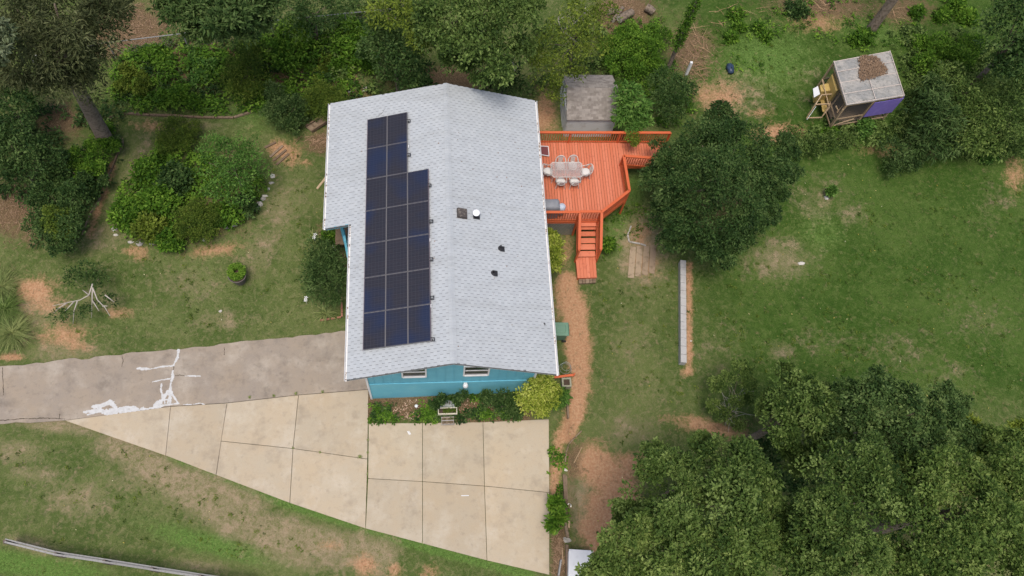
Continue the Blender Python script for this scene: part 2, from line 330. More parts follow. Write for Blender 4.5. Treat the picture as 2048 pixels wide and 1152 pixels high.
    dry = mx(blob(300, 930, 120, 60, 20, .62), blob(150, 1000, 90, 50, 0, .58), blob(620, 1120, 140, 26, 8, .7), blob(480, 1000, 90, 40, 30, .75), blob(30, 900, 70, 30, 0, .6), line([(230, 880), (330, 950), (470, 1040), (640, 1090), (760, 1110)], 45, .85), blob(430, 980, 120, 40, 30, .8), blob(120, 850, 120, 18, 5, .8), blob(560, 1090, 120, 30, 20, .8), blob(80, 950, 80, 20, 0, .55), blob(370, 570, 90, 40, 0, .45), blob(520, 500, 40, 90, 30, .5), blob(440, 640, 70, 30, 0, .5), blob(560, 420, 50, 80, 30, .5),
             blob(200, 600, 60, 30, 0, .5), blob(270, 350, 30, 100, 20, .55), blob(210, 470, 60, 50, 0, .5), blob(400, 250, 90, 14, 0, .5), blob(60, 620, 90, 60, 0, .6), blob(130, 700, 100, 30, 0, .6), blob(1470, 190, 90, 60, 0, .55), blob(1620, 160, 60, 60, 0, .3), blob(1560, 520, 90, 50, 0, .6), blob(1640, 400, 70, 60, 0, .45),
             blob(1260, 690, 60, 80, 0, .3), blob(1290, 780, 90, 70, 0, .3), blob(1260, 860, 70, 50, 0, .5), blob(1160, 1000, 50, 90, 0, .7), blob(1640, 680, 100, 40, 0, .3), blob(1800, 700, 120, 60, 0, .3), blob(1960, 640, 80, 90, 0, .3), blob(2000, 400, 60, 60, 0, .3), blob(1900, 750, 60, 30, 0, .35), blob(1560, 700, 40, 30, 0, .5), blob(1700, 430, 50, 30, 0, .4), blob(1285, 500, 50, 75, 0, 1.1), blob(1430, 700, 60, 80, 0, .3), blob(60, 1090, 90, 20, 15, .6), blob(400, 1130, 80, 15, 8, .6), blob(250, 960, 60, 30, 0, .5))
    lush = mx(blob(430, 1090, 150, 25, 15, .9), blob(60, 1130, 160, 25, 8, 1.1), blob(1240, 470, 30, 60, 0, .8), blob(1640, 460, 60, 60, 0, .5), blob(1270, 380, 30, 40, 0, .8), line([(330, 910), (580, 1010), (850, 1095), (1060, 1150)], 12, .9), blob(1530, 120, 120, 70, 0, .7), blob(1750, 60, 100, 40, 0, .6), blob(1290, 130, 60, 60, 0, .9), blob(550, 200, 200, 80, 0, .6), blob(300, 170, 100, 60, 0, .6), blob(1120, 930, 16, 70, 0, .6), blob(760, 830, 40, 10, 0, .7), blob(960, 820, 80, 14, 0, .8))
    rich = S((V[:, 0] - 10) / 7) * S((V[:, 1] + 3) / 4)
    M['ground'] = groundmat()
    o = npmesh('ground', V, F, M['ground'], smooth=True)
    for nm, a in (('rich', rich), ('dirt', dirt), ('litter', litter), ('dry', dry), ('lush', lush)):
        q = o.data.attributes.new(nm, 'FLOAT', 'POINT'); q.data.foreach_set('value', a.astype(np.float32))
    o['kind'] = 'structure'
    return xs, ys, (dirt.reshape(X.shape), litter.reshape(X.shape), dry.reshape(X.shape), lush.reshape(X.shape), Z)
def groundmat():
    m = bpy.data.materials.new('lawn_and_soil'); m.use_nodes = True; n = m.node_tree.nodes; l = m.node_tree.links
    b = n['Principled BSDF']; b.inputs['Roughness'].default_value = .95; b.inputs['Specular IOR Level'].default_value = .1
    tc = n.new('ShaderNodeTexCoord')
    def noise(sc, det=6, rough=.6, dist=0):
        t = n.new('ShaderNodeTexNoise'); t.inputs['Scale'].default_value = sc; t.inputs['Detail'].default_value = det; t.inputs['Roughness'].default_value = rough; t.inputs['Distortion'].default_value = dist
        l.new(tc.outputs['Object'], t.inputs['Vector']); return t.outputs[0]
    def math_(op, a, b_):
        q = n.new('ShaderNodeMath'); q.operation = op
        for k, v in ((0, a), (1, b_)):
            if isinstance(v, (int, float)): q.inputs[k].default_value = v
            else: l.new(v, q.inputs[k])
        return q.outputs[0]
    def rng(v, lo, hi):
        r = n.new('ShaderNodeMapRange'); r.inputs[1].default_value = lo; r.inputs[2].default_value = hi; r.interpolation_type = 'SMOOTHSTEP'; l.new(v, r.inputs[0]); return r.outputs[0]
    def mix(f, a, b_):
        q = n.new('ShaderNodeMix'); q.data_type = 'RGBA'; l.new(f, q.inputs[0])
        for k, v in ((6, a), (7, b_)):
            if isinstance(v, tuple): q.inputs[k].default_value = (*v, 1)
            else: l.new(v, q.inputs[k])
        return q.outputs[2]
    def att(nm):
        a = n.new('ShaderNodeAttribute'); a.attribute_name = nm; return a.outputs['Fac']
    n1 = noise(.35, 5); n2 = noise(1.6, 8, .7, .4); n3 = noise(9, 6, .75); n4 = noise(34, 4, .7); n5 = noise(4.0, 8, .75, .6)
    ed = math_('ADD', math_('MULTIPLY', n2, .75), math_('ADD', math_('MULTIPLY', n3, .45), math_('MULTIPLY', n5, .9)))      # ~.9 mean
    n6 = noise(17, 6, .8)
    grass = mix(rng(n1, .38, .62), (.066, .100, .024), (.112, .138, .044))
    grass = mix(math_('MULTIPLY', rng(n5, .46, .66), .8), grass, (.19, .18, .085))
    grass = mix(math_('MULTIPLY', rng(n2, .5, .66), .75), grass, (.045, .078, .018))
    grass = mix(math_('MULTIPLY', rng(n6, .52, .66), .7), grass, (.21, .20, .095))
    grass = mix(math_('MULTIPLY', rng(n4, .5, .68), .8), grass, (.028, .048, .010))
    gd = n.new('ShaderNodeMix'); gd.data_type = 'RGBA'; gd.blend_type = 'MULTIPLY'; l.new(att('rich'), gd.inputs[0]); l.new(grass, gd.inputs[6]); gd.inputs[7].default_value = (.55, .78, .46, 1); grass = gd.outputs[2]
    lushc = mix(rng(n3, .4, .65), (.08, .15, .03), (.13, .21, .05)); lushc = mix(rng(n6, .5, .66), lushc, (.05, .08, .02))
    drc = mix(rng(n4, .42, .6), (.215, .170, .095), (.34, .275, .18)); drc = mix(rng(n5, .46, .62), drc, (.13, .14, .05)); drc = mix(math_('MULTIPLY', rng(n6, .5, .64), .8), drc, (.19, .135, .085)); drc = mix(math_('MULTIPLY', rng(n2, .5, .62), .6), drc, (.34, .25, .17))
    dirc = mix(rng(n3, .4, .62), (.35, .185, .100), (.43, .262, .150)); dirc = mix(math_('MULTIPLY', rng(n4, .54, .70), .35), dirc, (.26, .155, .085)); dirc = mix(math_('MULTIPLY', rng(n5, .52, .66), .6), dirc, (0.117, 0.094, 0.047))
    lit = mix(rng(n4, .42, .6), (.080, .052, .028), (.20, .135, .075)); lit = mix(rng(n6, .52, .66), lit, (.29, .21, .125)); lit = mix(math_('MULTIPLY', rng(n5, .55, .66), .6), lit, (.06, .075, .025))
    def mask(nm, k=1.0): return rng(math_('ADD', math_('MULTIPLY', att(nm), 1.15), math_('MULTIPLY', ed, 1.6)), 1.84, 2.56)
    c = mix(mask('lush'), grass, lushc); c = mix(math_('MULTIPLY', mask('dry'), .9), c, drc); c = mix(mask('dirt'), c, dirc); c = mix(mask('litter'), c, lit)
    # bumps of thatch
    bp = n.new('ShaderNodeBump'); bp.inputs['Strength'].default_value = .5; bp.inputs['Distance'].default_value = .035
    l.new(math_('ADD', n3, n4), bp.inputs['Height']); l.new(bp.outputs[0], b.inputs['Normal'])
    l.new(c, b.inputs['Base Color']); return m
GX, GY, GM = ground()
def gsample(k, x, y):
    i = np.clip(np.searchsorted(GX, x), 0, len(GX) - 1); j = np.clip(np.searchsorted(GY, y), 0, len(GY) - 1); return GM[k][j, i]
def gz(x, y): return gsample(4, x, y)
def paved(x, y, grow=0):
    r = np.zeros(np.shape(x), bool)
    for p in PAVE: r |= inpoly(x, y, p)
    return r
# short grass: real blades over the lawns
def grass():
    n = 560000; x = RNG.uniform(-27, 38, n); y = RNG.uniform(-9.5, 26, n)
    P = proj(np.stack([x, y, np.full(n, .8)], -1)); vis = (P[:, 0] > -40) & (P[:, 0] < 2090) & (P[:, 1] > -40) & (P[:, 1] < 1190)
    x, y = x[vis], y[vis]; dirt, lit, dry, lush = [gsample(k, x, y) for k in range(4)]
    noi = .5 * vnoise(x, y, .5, 3) + .5 * vnoise(x, y, .16, 4)
    keep = (np.maximum(dirt, lit) * 1.1 + noi * .7 < .86) & ~paved(x, y) & ~((x > -3.9) & (x < 3.9) & (y > .5) & (y < 13.8))
    keep &= RNG.random(len(x)) < (1 - .55 * np.clip(dry, 0, 1)); x, y, lush, dry = x[keep], y[keep], lush[keep], dry[keep]; n = len(x)
    C = np.stack([x, y, gz(x, y) - .01], -1); D = RNG.normal(size=(n, 3)); D[:, 2] = np.abs(D[:, 2]) * .5 + .55 + lush * .3
    L = RNG.uniform(.045, .10, n) * (1 + .6 * np.clip(lush, 0, 1)); wd = RNG.uniform(.014, .028, n)
    D = unit(D); s_ = unit(np.cross(D, RNG.normal(size=(n, 3))))
    V = np.stack([C - s_ * wd[:, None] * .5, C + s_ * wd[:, None] * .5, C + D * L[:, None]], 1).reshape(-1, 3); F = np.arange(n * 3).reshape(-1, 3)
    big = vnoise(x, y, 3.1, 5) * .35 + vnoise(x, y, .9, 6) * .3
    t = np.clip(.15 + big + RNG.normal(0, .13, n) + .12 * dry + .28 * np.clip(lush, 0, 1), 0, 1)
    bk = S((x - 12) / 5) * S((y + 2) / 4); t = np.clip(t - .32 * bk, 0, 1)
    m = leafmat('grass_blades', (.058, .108, .018), (.108, .165, .034), (.25, .25, .095), .3)
    o = npmesh('grass', V, F, m, np.repeat(t, 3)); tag(o, 'short mown grass growing over the lawns', 'grass', kind='stuff')
grass()

# ------------------------------------------------------------------ paving
def conc(name, base, warm, dark, light):
    m = bpy.data.materials.new(name); m.use_nodes = True; n = m.node_tree.nodes; l = m.node_tree.links
    b = n['Principled BSDF']; b.inputs['Roughness'].default_value = .9; b.inputs['Specular IOR Level'].default_value = .15
    g = n.new('ShaderNodeNewGeometry'); cur = None
    for sc, c2, lo, hi, det, amt in ((.45, warm, .42, .68, 5, .8), (1.1, dark, .52, .74, 7, .8), (.8, light, .50, .72, 7, .8), (3.5, dark, .56, .72, 6, .5), (28, dark, .52, .74, 4, .45), (70, light, .55, .8, 2, .35), (6, warm, .5, .75, 8, .4)):
        t = n.new('ShaderNodeTexNoise'); t.inputs['Scale'].default_value = sc; t.inputs['Detail'].default_value = det; t.inputs['Roughness'].default_value = .65
        mp = n.new('ShaderNodeMapping'); mp.inputs['Location'].default_value = (sc * 3, sc * 7, 0); l.new(g.outputs['Position'], mp.inputs[0]); l.new(mp.outputs[0], t.inputs['Vector'])
        r = n.new('ShaderNodeMapRange'); r.inputs[1].default_value = lo; r.inputs[2].default_value = hi; r.inputs[4].default_value = amt; l.new(t.outputs[0], r.inputs[0])
        x = n.new('ShaderNodeMix'); x.data_type = 'RGBA'; l.new(r.outputs[0], x.inputs[0]); x.inputs[7].default_value = (*c2, 1)
        if cur is None: x.inputs[6].default_value = (*base, 1)
        else: l.new(cur, x.inputs[6])
        cur = x.outputs[2]
    oi = n.new('ShaderNodeObjectInfo'); hv = n.new('ShaderNodeHueSaturation'); mr = n.new('ShaderNodeMapRange'); mr.inputs[3].default_value = .93; mr.inputs[4].default_value = 1.06; l.new(oi.outputs['Random'], mr.inputs[0]); l.new(mr.outputs[0], hv.inputs['Value']); l.new(cur, hv.inputs['Color']); cur = hv.outputs[0]
    l.new(cur, b.inputs['Base Color'])
    t = n.new('ShaderNodeTexNoise'); t.inputs['Scale'].default_value = 30; l.new(g.outputs['Position'], t.inputs['Vector'])
    bp = n.new('ShaderNodeBump'); bp.inputs['Strength'].default_value = .3; bp.inputs['Distance'].default_value = .01; l.new(t.outputs[0], bp.inputs['Height']); l.new(bp.outputs[0], b.inputs['Normal'])
    return m
M['slab'] = conc('tan_concrete', (.415, .352, .262), (.435, .345, .235), (.275, .228, .172), (.500, .440, .350))
M['olddrive'] = conc('old_grey_brown_concrete', (.262, .222, .182), (.31, .25, .185), (.150, .126, .102), (.400, .352, .290))
apron = empty('concrete_apron', None, None, (0, 0, 0), kind='structure')
def inset(poly, d):
    n = len(poly); a = sum(poly[i][0] * poly[(i + 1) % n][1] - poly[(i + 1) % n][0] * poly[i][1] for i in range(n)); sg = 1 if a > 0 else -1
    out = []
    for i in range(n):
        p0, p1, p2 = [Vector((*poly[j % n], 0)) for j in (i - 1, i, i + 1)]
        e1 = (p1 - p0).normalized(); e2 = (p2 - p1).normalized(); n1 = Vector((-e1.y, e1.x, 0)) * sg; n2 = Vector((-e2.y, e2.x, 0)) * sg
        b = (n1 + n2).normalized(); k = d / max(.3, b.dot(n1)); q = p1 + b * k; out.append((q.x, q.y))
    return out
for k, s_ in enumerate(SLABW):
    m = MB(); ip = inset(s_, .011 if k else .006); dz = random.uniform(-.004, .004)
    m.prism(ip, lambda x, y: padz(x) - .14, lambda x, y: float(padz(x)) + dz)
    m.build('slab', M['slab'], apron, bevel=.006)
# dark joint filler under the joints is the soil below. small weeds in joints come later
def jag(pts, step, amp):
    out = []
    for (ax, ay), (bx, by) in zip(pts[:-1], pts[1:]):
        L = math.hypot(bx - ax, by - ay); k = max(1, int(L / step))
        for i in range(k):
            t = i / k; nx, ny = -(by - ay) / L, (bx - ax) / L; o = random.gauss(0, amp) if i or True else 0
            out.append((ax + (bx - ax) * t + nx * o, ay + (by - ay) * t + ny * o))
    out.append(pts[-1]); return out
top = jag([tuple(at(x, y, .03)[:2]) for x, y in DR_T], .25, .022); top = [(min(x, -3.9), y) for x, y in top]
bot = [tuple(at(x, y, .03)[:2]) for x, y in DR_B]; bot = [(min(x, -3.9), y + .015) for x, y in bot]; bot = bot[:7] + jag(bot[7:], .3, .03)
M_ = MB()
def clean(p):
    o = [p[0]]
    for q in p[1:]:
        if math.hypot(q[0] - o[-1][0], q[1] - o[-1][1]) > .01: o.append(q)
    return o
M_.prism(clean(top + bot), -.12, .032)
drv = M_.build('driveway', M['olddrive']); drv['kind'] = 'structure'
# white crack filler, poured strips lying on the old driveway
M['filler'] = mat('white_crack_filler', (0.515, 0.515, 0.507), .8, noise=[(6, (0.390, 0.382, 0.367), .45, .75), (40, (0.562, 0.562, 0.562), .5, .7)])
def strip(pts, w0, m, z=.032, h=.006, step=.07, rough=.35):
    P = [at(x, y, z)[:2] for x, y in pts]; out = []
    for a, b in zip(P[:-1], P[1:]):
        k = max(1, int(np.linalg.norm(b - a) / step)); out += [a + (b - a) * i / k for i in range(k)]
    out.append(P[-1]); out = np.array(out); out = out + RNG.normal(0, .012, out.shape)
    W_ = w0 if hasattr(w0, '__len__') else [w0, w0]; n = len(out); ws = np.interp(np.linspace(0, 1, n), np.linspace(0, 1, len(W_)), W_) * np.clip(1 + RNG.normal(0, rough, n), .35, 1.8)
    T = np.gradient(out, axis=0); T = T / (np.linalg.norm(T, axis=1, keepdims=True) + 1e-9); Nn = np.stack([-T[:, 1], T[:, 0]], 1)
    for i in range(n - 1):
        a, b = out[i] + Nn[i] * ws[i] / 2, out[i] - Nn[i] * ws[i] / 2; c, d = out[i + 1] - Nn[i + 1] * ws[i + 1] / 2, out[i + 1] + Nn[i + 1] * ws[i + 1] / 2
        m.add([(*a, z + h), (*b, z + h), (*c, z + h), (*d, z + h), (*a, z - .002), (*b, z - .002), (*c, z - .002), (*d, z - .002)], [(0, 1, 2, 3), (0, 4, 5, 1), (2, 6, 7, 3), (1, 5, 6, 2), (3, 7, 4, 0)])
FILL = [([(357, 699), (355, 715), (350, 724), (347, 731)], [.12, .16, .12]), ([(347, 731), (320, 734), (300, 738), (276, 737)], [.12, .09, .09, .16]), ([(346, 742), (345, 755), (341, 770), (340, 788), (341, 806)], [.10, .14, .16, .14, .1]),
               ([(341, 757), (322, 760), (305, 764)], [.08, .08, .04]), ([(370, 752), (400, 752)], .07), ([(323, 767), (322, 780), (326, 795), (330, 806)], [.05, .1, .1, .12]), ([(341, 780), (350, 797), (357, 807)], .10), ([(335, 783), (326, 800), (318, 812)], .14),
               ([(345, 785), (335, 806)], .09), ([(318, 805), (308, 815), (290, 819)], .2), ([(170, 824), (200, 822), (230, 824), (265, 821), (300, 820), (325, 812)], [.16, .3, .42, .42, .28, .15]), ([(185, 814), (205, 811), (222, 804), (232, 815)], [.16, .2, .26, .25]), ([(240, 818), (262, 815), (285, 818)], .25),
               ([(330, 810), (345, 808), (358, 807)], .09), ([(366, 809), (385, 809), (400, 806), (411, 810)], .06), ([(325, 790), (345, 786)], .08), ([(320, 800), (340, 799)], .07), ([(188, 826), (176, 829)], .15)]
x0_, y0_ = at(140, 860, .03)[:2]; x1_, y1_ = at(430, 690, .03)[:2]; cs_ = .024
gx, gy = np.meshgrid(np.arange(x0_, x1_, cs_), np.arange(y0_, y1_, cs_)); cx_, cy_ = gx + cs_ / 2, gy + cs_ / 2; hit = np.zeros_like(gx, bool)
nz = (vnoise(cx_, cy_, .22, 11) * .55 + vnoise(cx_, cy_, .08, 12) * .45)
for pts, w in FILL:
    P_ = [tuple(at(x, y, .03)[:2]) for x, y in pts]; w = w if hasattr(w, '__len__') else [w, w]; n_ = len(P_) - 1
    for k in range(n_):
        ww = np.interp((k + .5) / n_, np.linspace(0, 1, len(w)), w); hit |= segd(cx_, cy_, P_[k:k + 2]) < ww * .5 * (1.75 * nz - .12)
hit &= inpoly(cx_, cy_, DRIVE); hx_, hy_ = gx[hit], gy[hit]; n_ = len(hx_); zz_ = .0375
V_ = np.stack([np.stack([hx_, hy_], -1), np.stack([hx_ + cs_, hy_], -1), np.stack([hx_ + cs_, hy_ + cs_], -1), np.stack([hx_, hy_ + cs_], -1)], 1).reshape(-1, 2)
V_ = np.concatenate([V_, np.full((len(V_), 1), zz_)], 1); o_ = npmesh('crack_filler', V_, np.arange(n_ * 4).reshape(-1, 4), M['filler'], parent=drv); o_['kind'] = 'stuff'
dk = MB()
M['crack'] = mat('open_crack', (.07, .055, .04), .95)
for pts in ([(347, 731), (347, 742)], [(350, 751), (369, 751)], [(243, 711), (246, 722), (243, 733)], [(448, 694), (449, 710)], [(5, 735), (7, 790)]): strip(pts, .025, dk, z=.0325, h=.003)
strip([(130, 838), (80, 836), (40, 838), (0, 841)], .03, dk, z=.0325, h=.003); strip([(120, 828), (118, 838)], .03, dk, z=.0325, h=.003)
dk.build('open_crack', M['crack'], drv, stuff=True)

# ------------------------------------------------------------------ the house
ZR, HW, EXT, PIT, YB, YN = 6.917, 4.504, 5.727, 0.3194, 14.211, 7.332
XW, YF, YR = 3.84, .58, 13.75; CP, SP, TP = math.cos(PIT), math.sin(PIT), math.tan(PIT)
house = empty('house', 'turquoise house with a light grey shingled gable roof', 'house')
def roofz(x): return ZR - TP * abs(x)
ye0 = lambda x: -.13 * abs(x) / HW; ye1 = lambda x: YB + .13 * abs(x) / HW
def roof_deck():
    m = MB()
    def sheet(pts, th=.14):
        top_ = [(x, y, roofz(x) - .012) for x, y in pts]; bt = [(x, y, roofz(x) - th) for x, y in pts]; n = len(pts)
        a = sum(pts[i][0] * pts[(i + 1) % n][1] - pts[(i + 1) % n][0] * pts[i][1] for i in range(n))
        if a < 0: top_ = top_[::-1]; bt = bt[::-1]
        m.add(top_ + bt, [tuple(range(n)), tuple(range(2 * n - 1, n - 1, -1))] + [((i + 1) % n, i, n + i, n + (i + 1) % n) for i in range(n)])
    sheet([(0, ye0(0)), (HW, ye0(HW)), (HW, ye1(HW)), (0, ye1(0))])
    sheet([(0, ye0(0)), (0, ye1(0)), (-EXT, ye1(EXT)), (-EXT, YN), (-HW, YN), (-HW, ye0(HW))])
    return m.build('roof', mat('roof_felt', (.15, .155, .16), .9), house)
roof = roof_deck()
def shingle_mesh(L, E, name, m_):
    m = MB(); u = L / 2 - .009; b = .008
    m.add([(-u, 0, 0), (u, 0, 0), (u, E, b), (-u, E, b), (-u, 0, -.01), (u, 0, -.01), (u, E, -.004), (-u, E, -.004)], [(3, 2, 1, 0), (2, 3, 7, 6), (1, 2, 6, 5), (3, 0, 4, 7), (0, 1, 5, 4)])
    return m.mesh(name, m_)
def shingle_roof(parent, frames, L, E, mat_, name, limit=300, jit=.004):
    """frames: list of (origin, u axis, downslope axis, normal, slope length, fn(s)->list of (u0,u1))"""
    me = shingle_mesh(L, E, name, mat_); T = []
    for org, U, Dn, Nn, SL, spans in frames:
        r = 0; s_ = 0.0
        while s_ < SL - .01:
            e = min(E, SL - s_)
            for u0, u1 in spans(s_ + e / 2):
                u = u0 - (L / 2 if r % 2 else 0) + L / 2 + (r * .037 % .03)
                while u < u1 + L / 2:
                    a, b = max(u - L / 2, u0), min(u + L / 2, u1)
                    if b - a > .05:
                        sc = (b - a) / L; Mx = Matrix.Identity(4)
                        for k, (ax, f_) in enumerate(((U, sc), (Dn, e / E * 1.02), (Nn, 1 + random.uniform(-.25, .5)))):
                            for q in range(3): Mx[q][k] = ax[q] * f_
                        p = org + U * ((a + b) / 2) + Dn * (s_ + random.uniform(-jit, jit)); Mx.translation = p; T.append(Mx)
                    u += L
            s_ += E; r += 1
    T.sort(key=lambda t: float(depth(np.array(t.translation))) - .0 * random.random())
    for t in T[:limit]: place(me, name, parent, t)
    rest = T[limit:]
    if rest:
        base = np.array([list(v.co) + [1] for v in me.vertices]); A = np.array([np.array(t) for t in rest]); V = np.einsum('nij,kj->nki', A, base)[..., :3].reshape(-1, 3)
        fs = np.array([list(p.vertices) for p in me.polygons]); F = (fs[None] + (np.arange(len(rest)) * len(base))[:, None, None]).reshape(-1, 4)
        o = npmesh(name + 's', V, F, mat_, np.repeat(RNG.random(len(rest)), len(base)), parent); o['kind'] = 'stuff'
SLR = HW / CP
def spR(s_): x = s_ * CP; return [(ye0(x), ye1(x))]
def spL(s_):
    x = s_ * CP
    return [(ye0(x), ye1(x))] if x <= HW else [(YN, ye1(x))]
shingle_roof(house, [(Vector((0, 0, ZR)), Vector((0, -1, 0)), Vector((CP, 0, -SP)), Vector((SP, 0, CP)), SLR, lambda s_: [(-ye1(s_ * CP), -ye0(s_ * CP))]),
                     (Vector((0, 0, ZR)), Vector((0, 1, 0)), Vector((-CP, 0, -SP)), Vector((-SP, 0, CP)), EXT / CP, spL)], .305, .1437, M['shingle'], 'shingle')
cm = MB(); w_ = .155
cm.add([(-w_ * CP, 0, -w_ * SP), (0, 0, 0), (w_ * CP, 0, -w_ * SP), (-w_ * CP, -.145, -w_ * SP + .012), (0, -.145, .012), (w_ * CP, -.145, -w_ * SP + .012),
        (-w_ * CP, 0, -w_ * SP - .012), (w_ * CP, 0, -w_ * SP - .012), (-w_ * CP, -.145, -w_ * SP - .006), (w_ * CP, -.145, -w_ * SP - .006)],
       [(0, 3, 4, 1), (1, 4, 5, 2), (3, 8, 9, 5, 4), (0, 6, 8, 3), (2, 5, 9, 7)])
cme = cm.mesh('ridge_cap', M['shingle'])
for k in range(int(YB / .14) + 1):
    place(cme, 'ridge_cap', house, Matrix.Translation((0, min(YB, .14 + k * .14), ZR + .024)))
# fascias and gutters
gm = MB()
def gutter(x, y0, y1, side):
    g = MB(); z = roofz(x) - .03; xo = x + side * .115
    g.add([(x, y0, z), (x, y1, z), (x, y0, z - .11), (x, y1, z - .11), (xo - side * .03, y0, z - .12), (xo - side * .03, y1, z - .12), (xo, y0, z + .005), (xo, y1, z + .005), (xo - side * .014, y0, z + .005), (xo - side * .014, y1, z + .005), (xo - side * .04, y0, z - .105), (xo - side * .04, y1, z - .105), (x + side * .012, y0, z - .1), (x + side * .012, y1, z - .1), (x + side * .012, y0, z), (x + side * .012, y1, z)],
          [(0, 1, 3, 2), (2, 3, 5, 4), (4, 5, 7, 6), (6, 7, 9, 8), (8, 9, 11, 10), (10, 11, 13, 12), (12, 13, 15, 14), (0, 14, 15, 1), (0, 2, 4, 6, 8, 10, 12, 14), (1, 15, 13, 11, 9, 7, 5, 3)])
    gg = g.build('gutter', M['white'], house)
    d = MB()
    for _ in range(int((y1 - y0) * 9)):
        y = random.uniform(y0 + .05, y1 - .05); s1 = random.uniform(.01, .035)
        if vnoise(y, x, .8, 8) > .45: d.box((x + side * random.uniform(.03, .075), y, z - .085 + random.uniform(0, .07)), (s1, s1 * 1.6, .02), random.uniform(0, 3))
    if d.v: d.build('leaf_debris', M['litterleaf'], gg, stuff=True)
gutter(HW, ye0(HW) - .02, ye1(HW), 1); gutter(-HW, ye0(HW) - .02, YN - .02, -1); gutter(-EXT, YN, ye1(EXT), -1)
# rakes: thin boards under the roof edges
for sx, x1, y_, cl in ((1, HW, -.0, 'white'), (-1, HW, -.0, 'white'), (1, HW, YB - .04, 'white'), (-1, EXT, YB - .04, 'white')):
    m = MB(); a = (0, ye0(0) + .05 + y_, ZR - .21); b = (sx * x1, (ye0(x1) + .05) + y_, roofz(x1) - .21); m.beam(a, b, .025, .14); m.build('rake_board', M['white'], house)
m = MB(); m.beam((-HW - .02, YN + .03, roofz(HW) - .11), (-EXT, YN + .03, roofz(EXT) - .11), .03, .20); m.build('rake_board', M['blue'], house, label='turquoise board under the notch of the roof')
# walls
m = MB(); GAB = [(-XW, -.6), (XW, -.6), (XW, roofz(XW) - .14), (0, ZR - .14), (-XW, roofz(XW) - .14)]; ZB = 2.43
def gable(y0, y1, mm, nm, lo, par=house):
    m = MB(); q = [(-XW + .001, lo), (XW - .001, lo), (XW - .001, roofz(XW) - .142), (0, ZR - .142), (-XW + .001, roofz(XW) - .142)]
    m.add([(x, y0, z) for x, z in q] + [(x, y1, z) for x, z in q], [(0, 1, 2, 3, 4), (9, 8, 7, 6, 5)] + [(i, 5 + i, 5 + (i + 1) % 5, (i + 1) % 5) for i in range(5)]); return m.build(nm, mm, par)
fw = gable(YF, YF + .12, M['blue'], 'front_wall', ZB); gable(YR - .12, YR, M['blue'], 'back_wall', ZB)
m = MB(); m.box((0, YF + .12, (ZB - .6) / 2), (2 * XW + .04, .3, ZB + .6)); m.build('foundation_wall', M['bluew'], house)
m = MB(); m.beam((-XW - .02, YF - .035, ZB + .012), (XW + .02, YF - .035, ZB + .012), .05, .05); m.build('trim_board', M['blue'], house)
for sx in (-1, 1):
    zt = roofz(XW) - .15
    m = MB(); m.box((sx * (XW - .06), (YF + YR) / 2, (ZB + zt) / 2), (.12, YR - YF - .24, zt - ZB)); m.build('side_wall', M['blue'], house)
    m = MB(); m.box((sx * (XW - .07), (YF + YR) / 2 + .14, (ZB - .6) / 2), (.2, YR - YF - .02, ZB + .6)); m.build('foundation_wall', M['bluew'], house)
    zz = zt - .02; zb_ = .05 if sx < 0 else .35
    m = MB(); m.box((sx * (XW + .02), YF - .035, (zb_ + zz) / 2), (.09, .09, zz - zb_)); m.build('corner_board', M['white'], house)
m = MB(); m.box((0, YR - .14, (ZB - .6) / 2), (2 * XW - .35, .2, ZB + .6)); m.build('foundation_wall', M['bluew'], house)
# battens of the front gable (skip the windows)
WIN = [(-2.2, -1.2), (.57, 1.63)]; WZ0, WZ1 = 3.47, 4.72
x = -XW + .28
while x < XW - .1:
    z0 = ZB + .04; zt = roofz(x) - .15; seg = [(z0, zt)]
    for a, b in WIN:
        if a - .1 < x < b + .1: seg = [(z0, WZ0 - .06), (WZ1 + .07, zt)]
    for a, b in seg:
        if b - a > .1:
            m = MB(); m.box((x, YF - .012, (a + b) / 2), (.045, .024, b - a)); m.build('batten', M['blue'], house)
    x += .406
for a, b in WIN:
    m = MB(); c = (a + b) / 2; yy = YF - .03
    m.box((a - .03, yy, (WZ0 + WZ1) / 2), (.07, .06, WZ1 - WZ0 + .14)); m.box((b + .03, yy, (WZ0 + WZ1) / 2), (.07, .06, WZ1 - WZ0 + .14))
    m.box((c, yy, WZ1 + .03), (b - a, .06, .07)); m.box((c, yy - .01, WZ0 - .035), (b - a, .08, .06)); m.box((c, yy + .01, (WZ0 + WZ1) / 2), (b - a, .03, .035))
    w = m.build('window', M['white'], house)
    g = MB(); g.box((c, YF - .006, (WZ0 + WZ1) / 2), (b - a, .008, WZ1 - WZ0)); g.build('pane', M['glass'], w)
    g = MB(); g.box((c, YF - .014, WZ0 + .16), (b - a - .02, .006, .03)); g.box((c, YF - .014, WZ0 + .42), (b - a - .02, .006, .03)); g.build('blind', M['blind'], w)
# garage door on the drive side, under the left eave
m = MB()
for k in range(4): m.box((-XW - .035, 2.2, .35 + k * .5), (.04, 2.6, .485))
m.build('garage_door', M['white'], house)
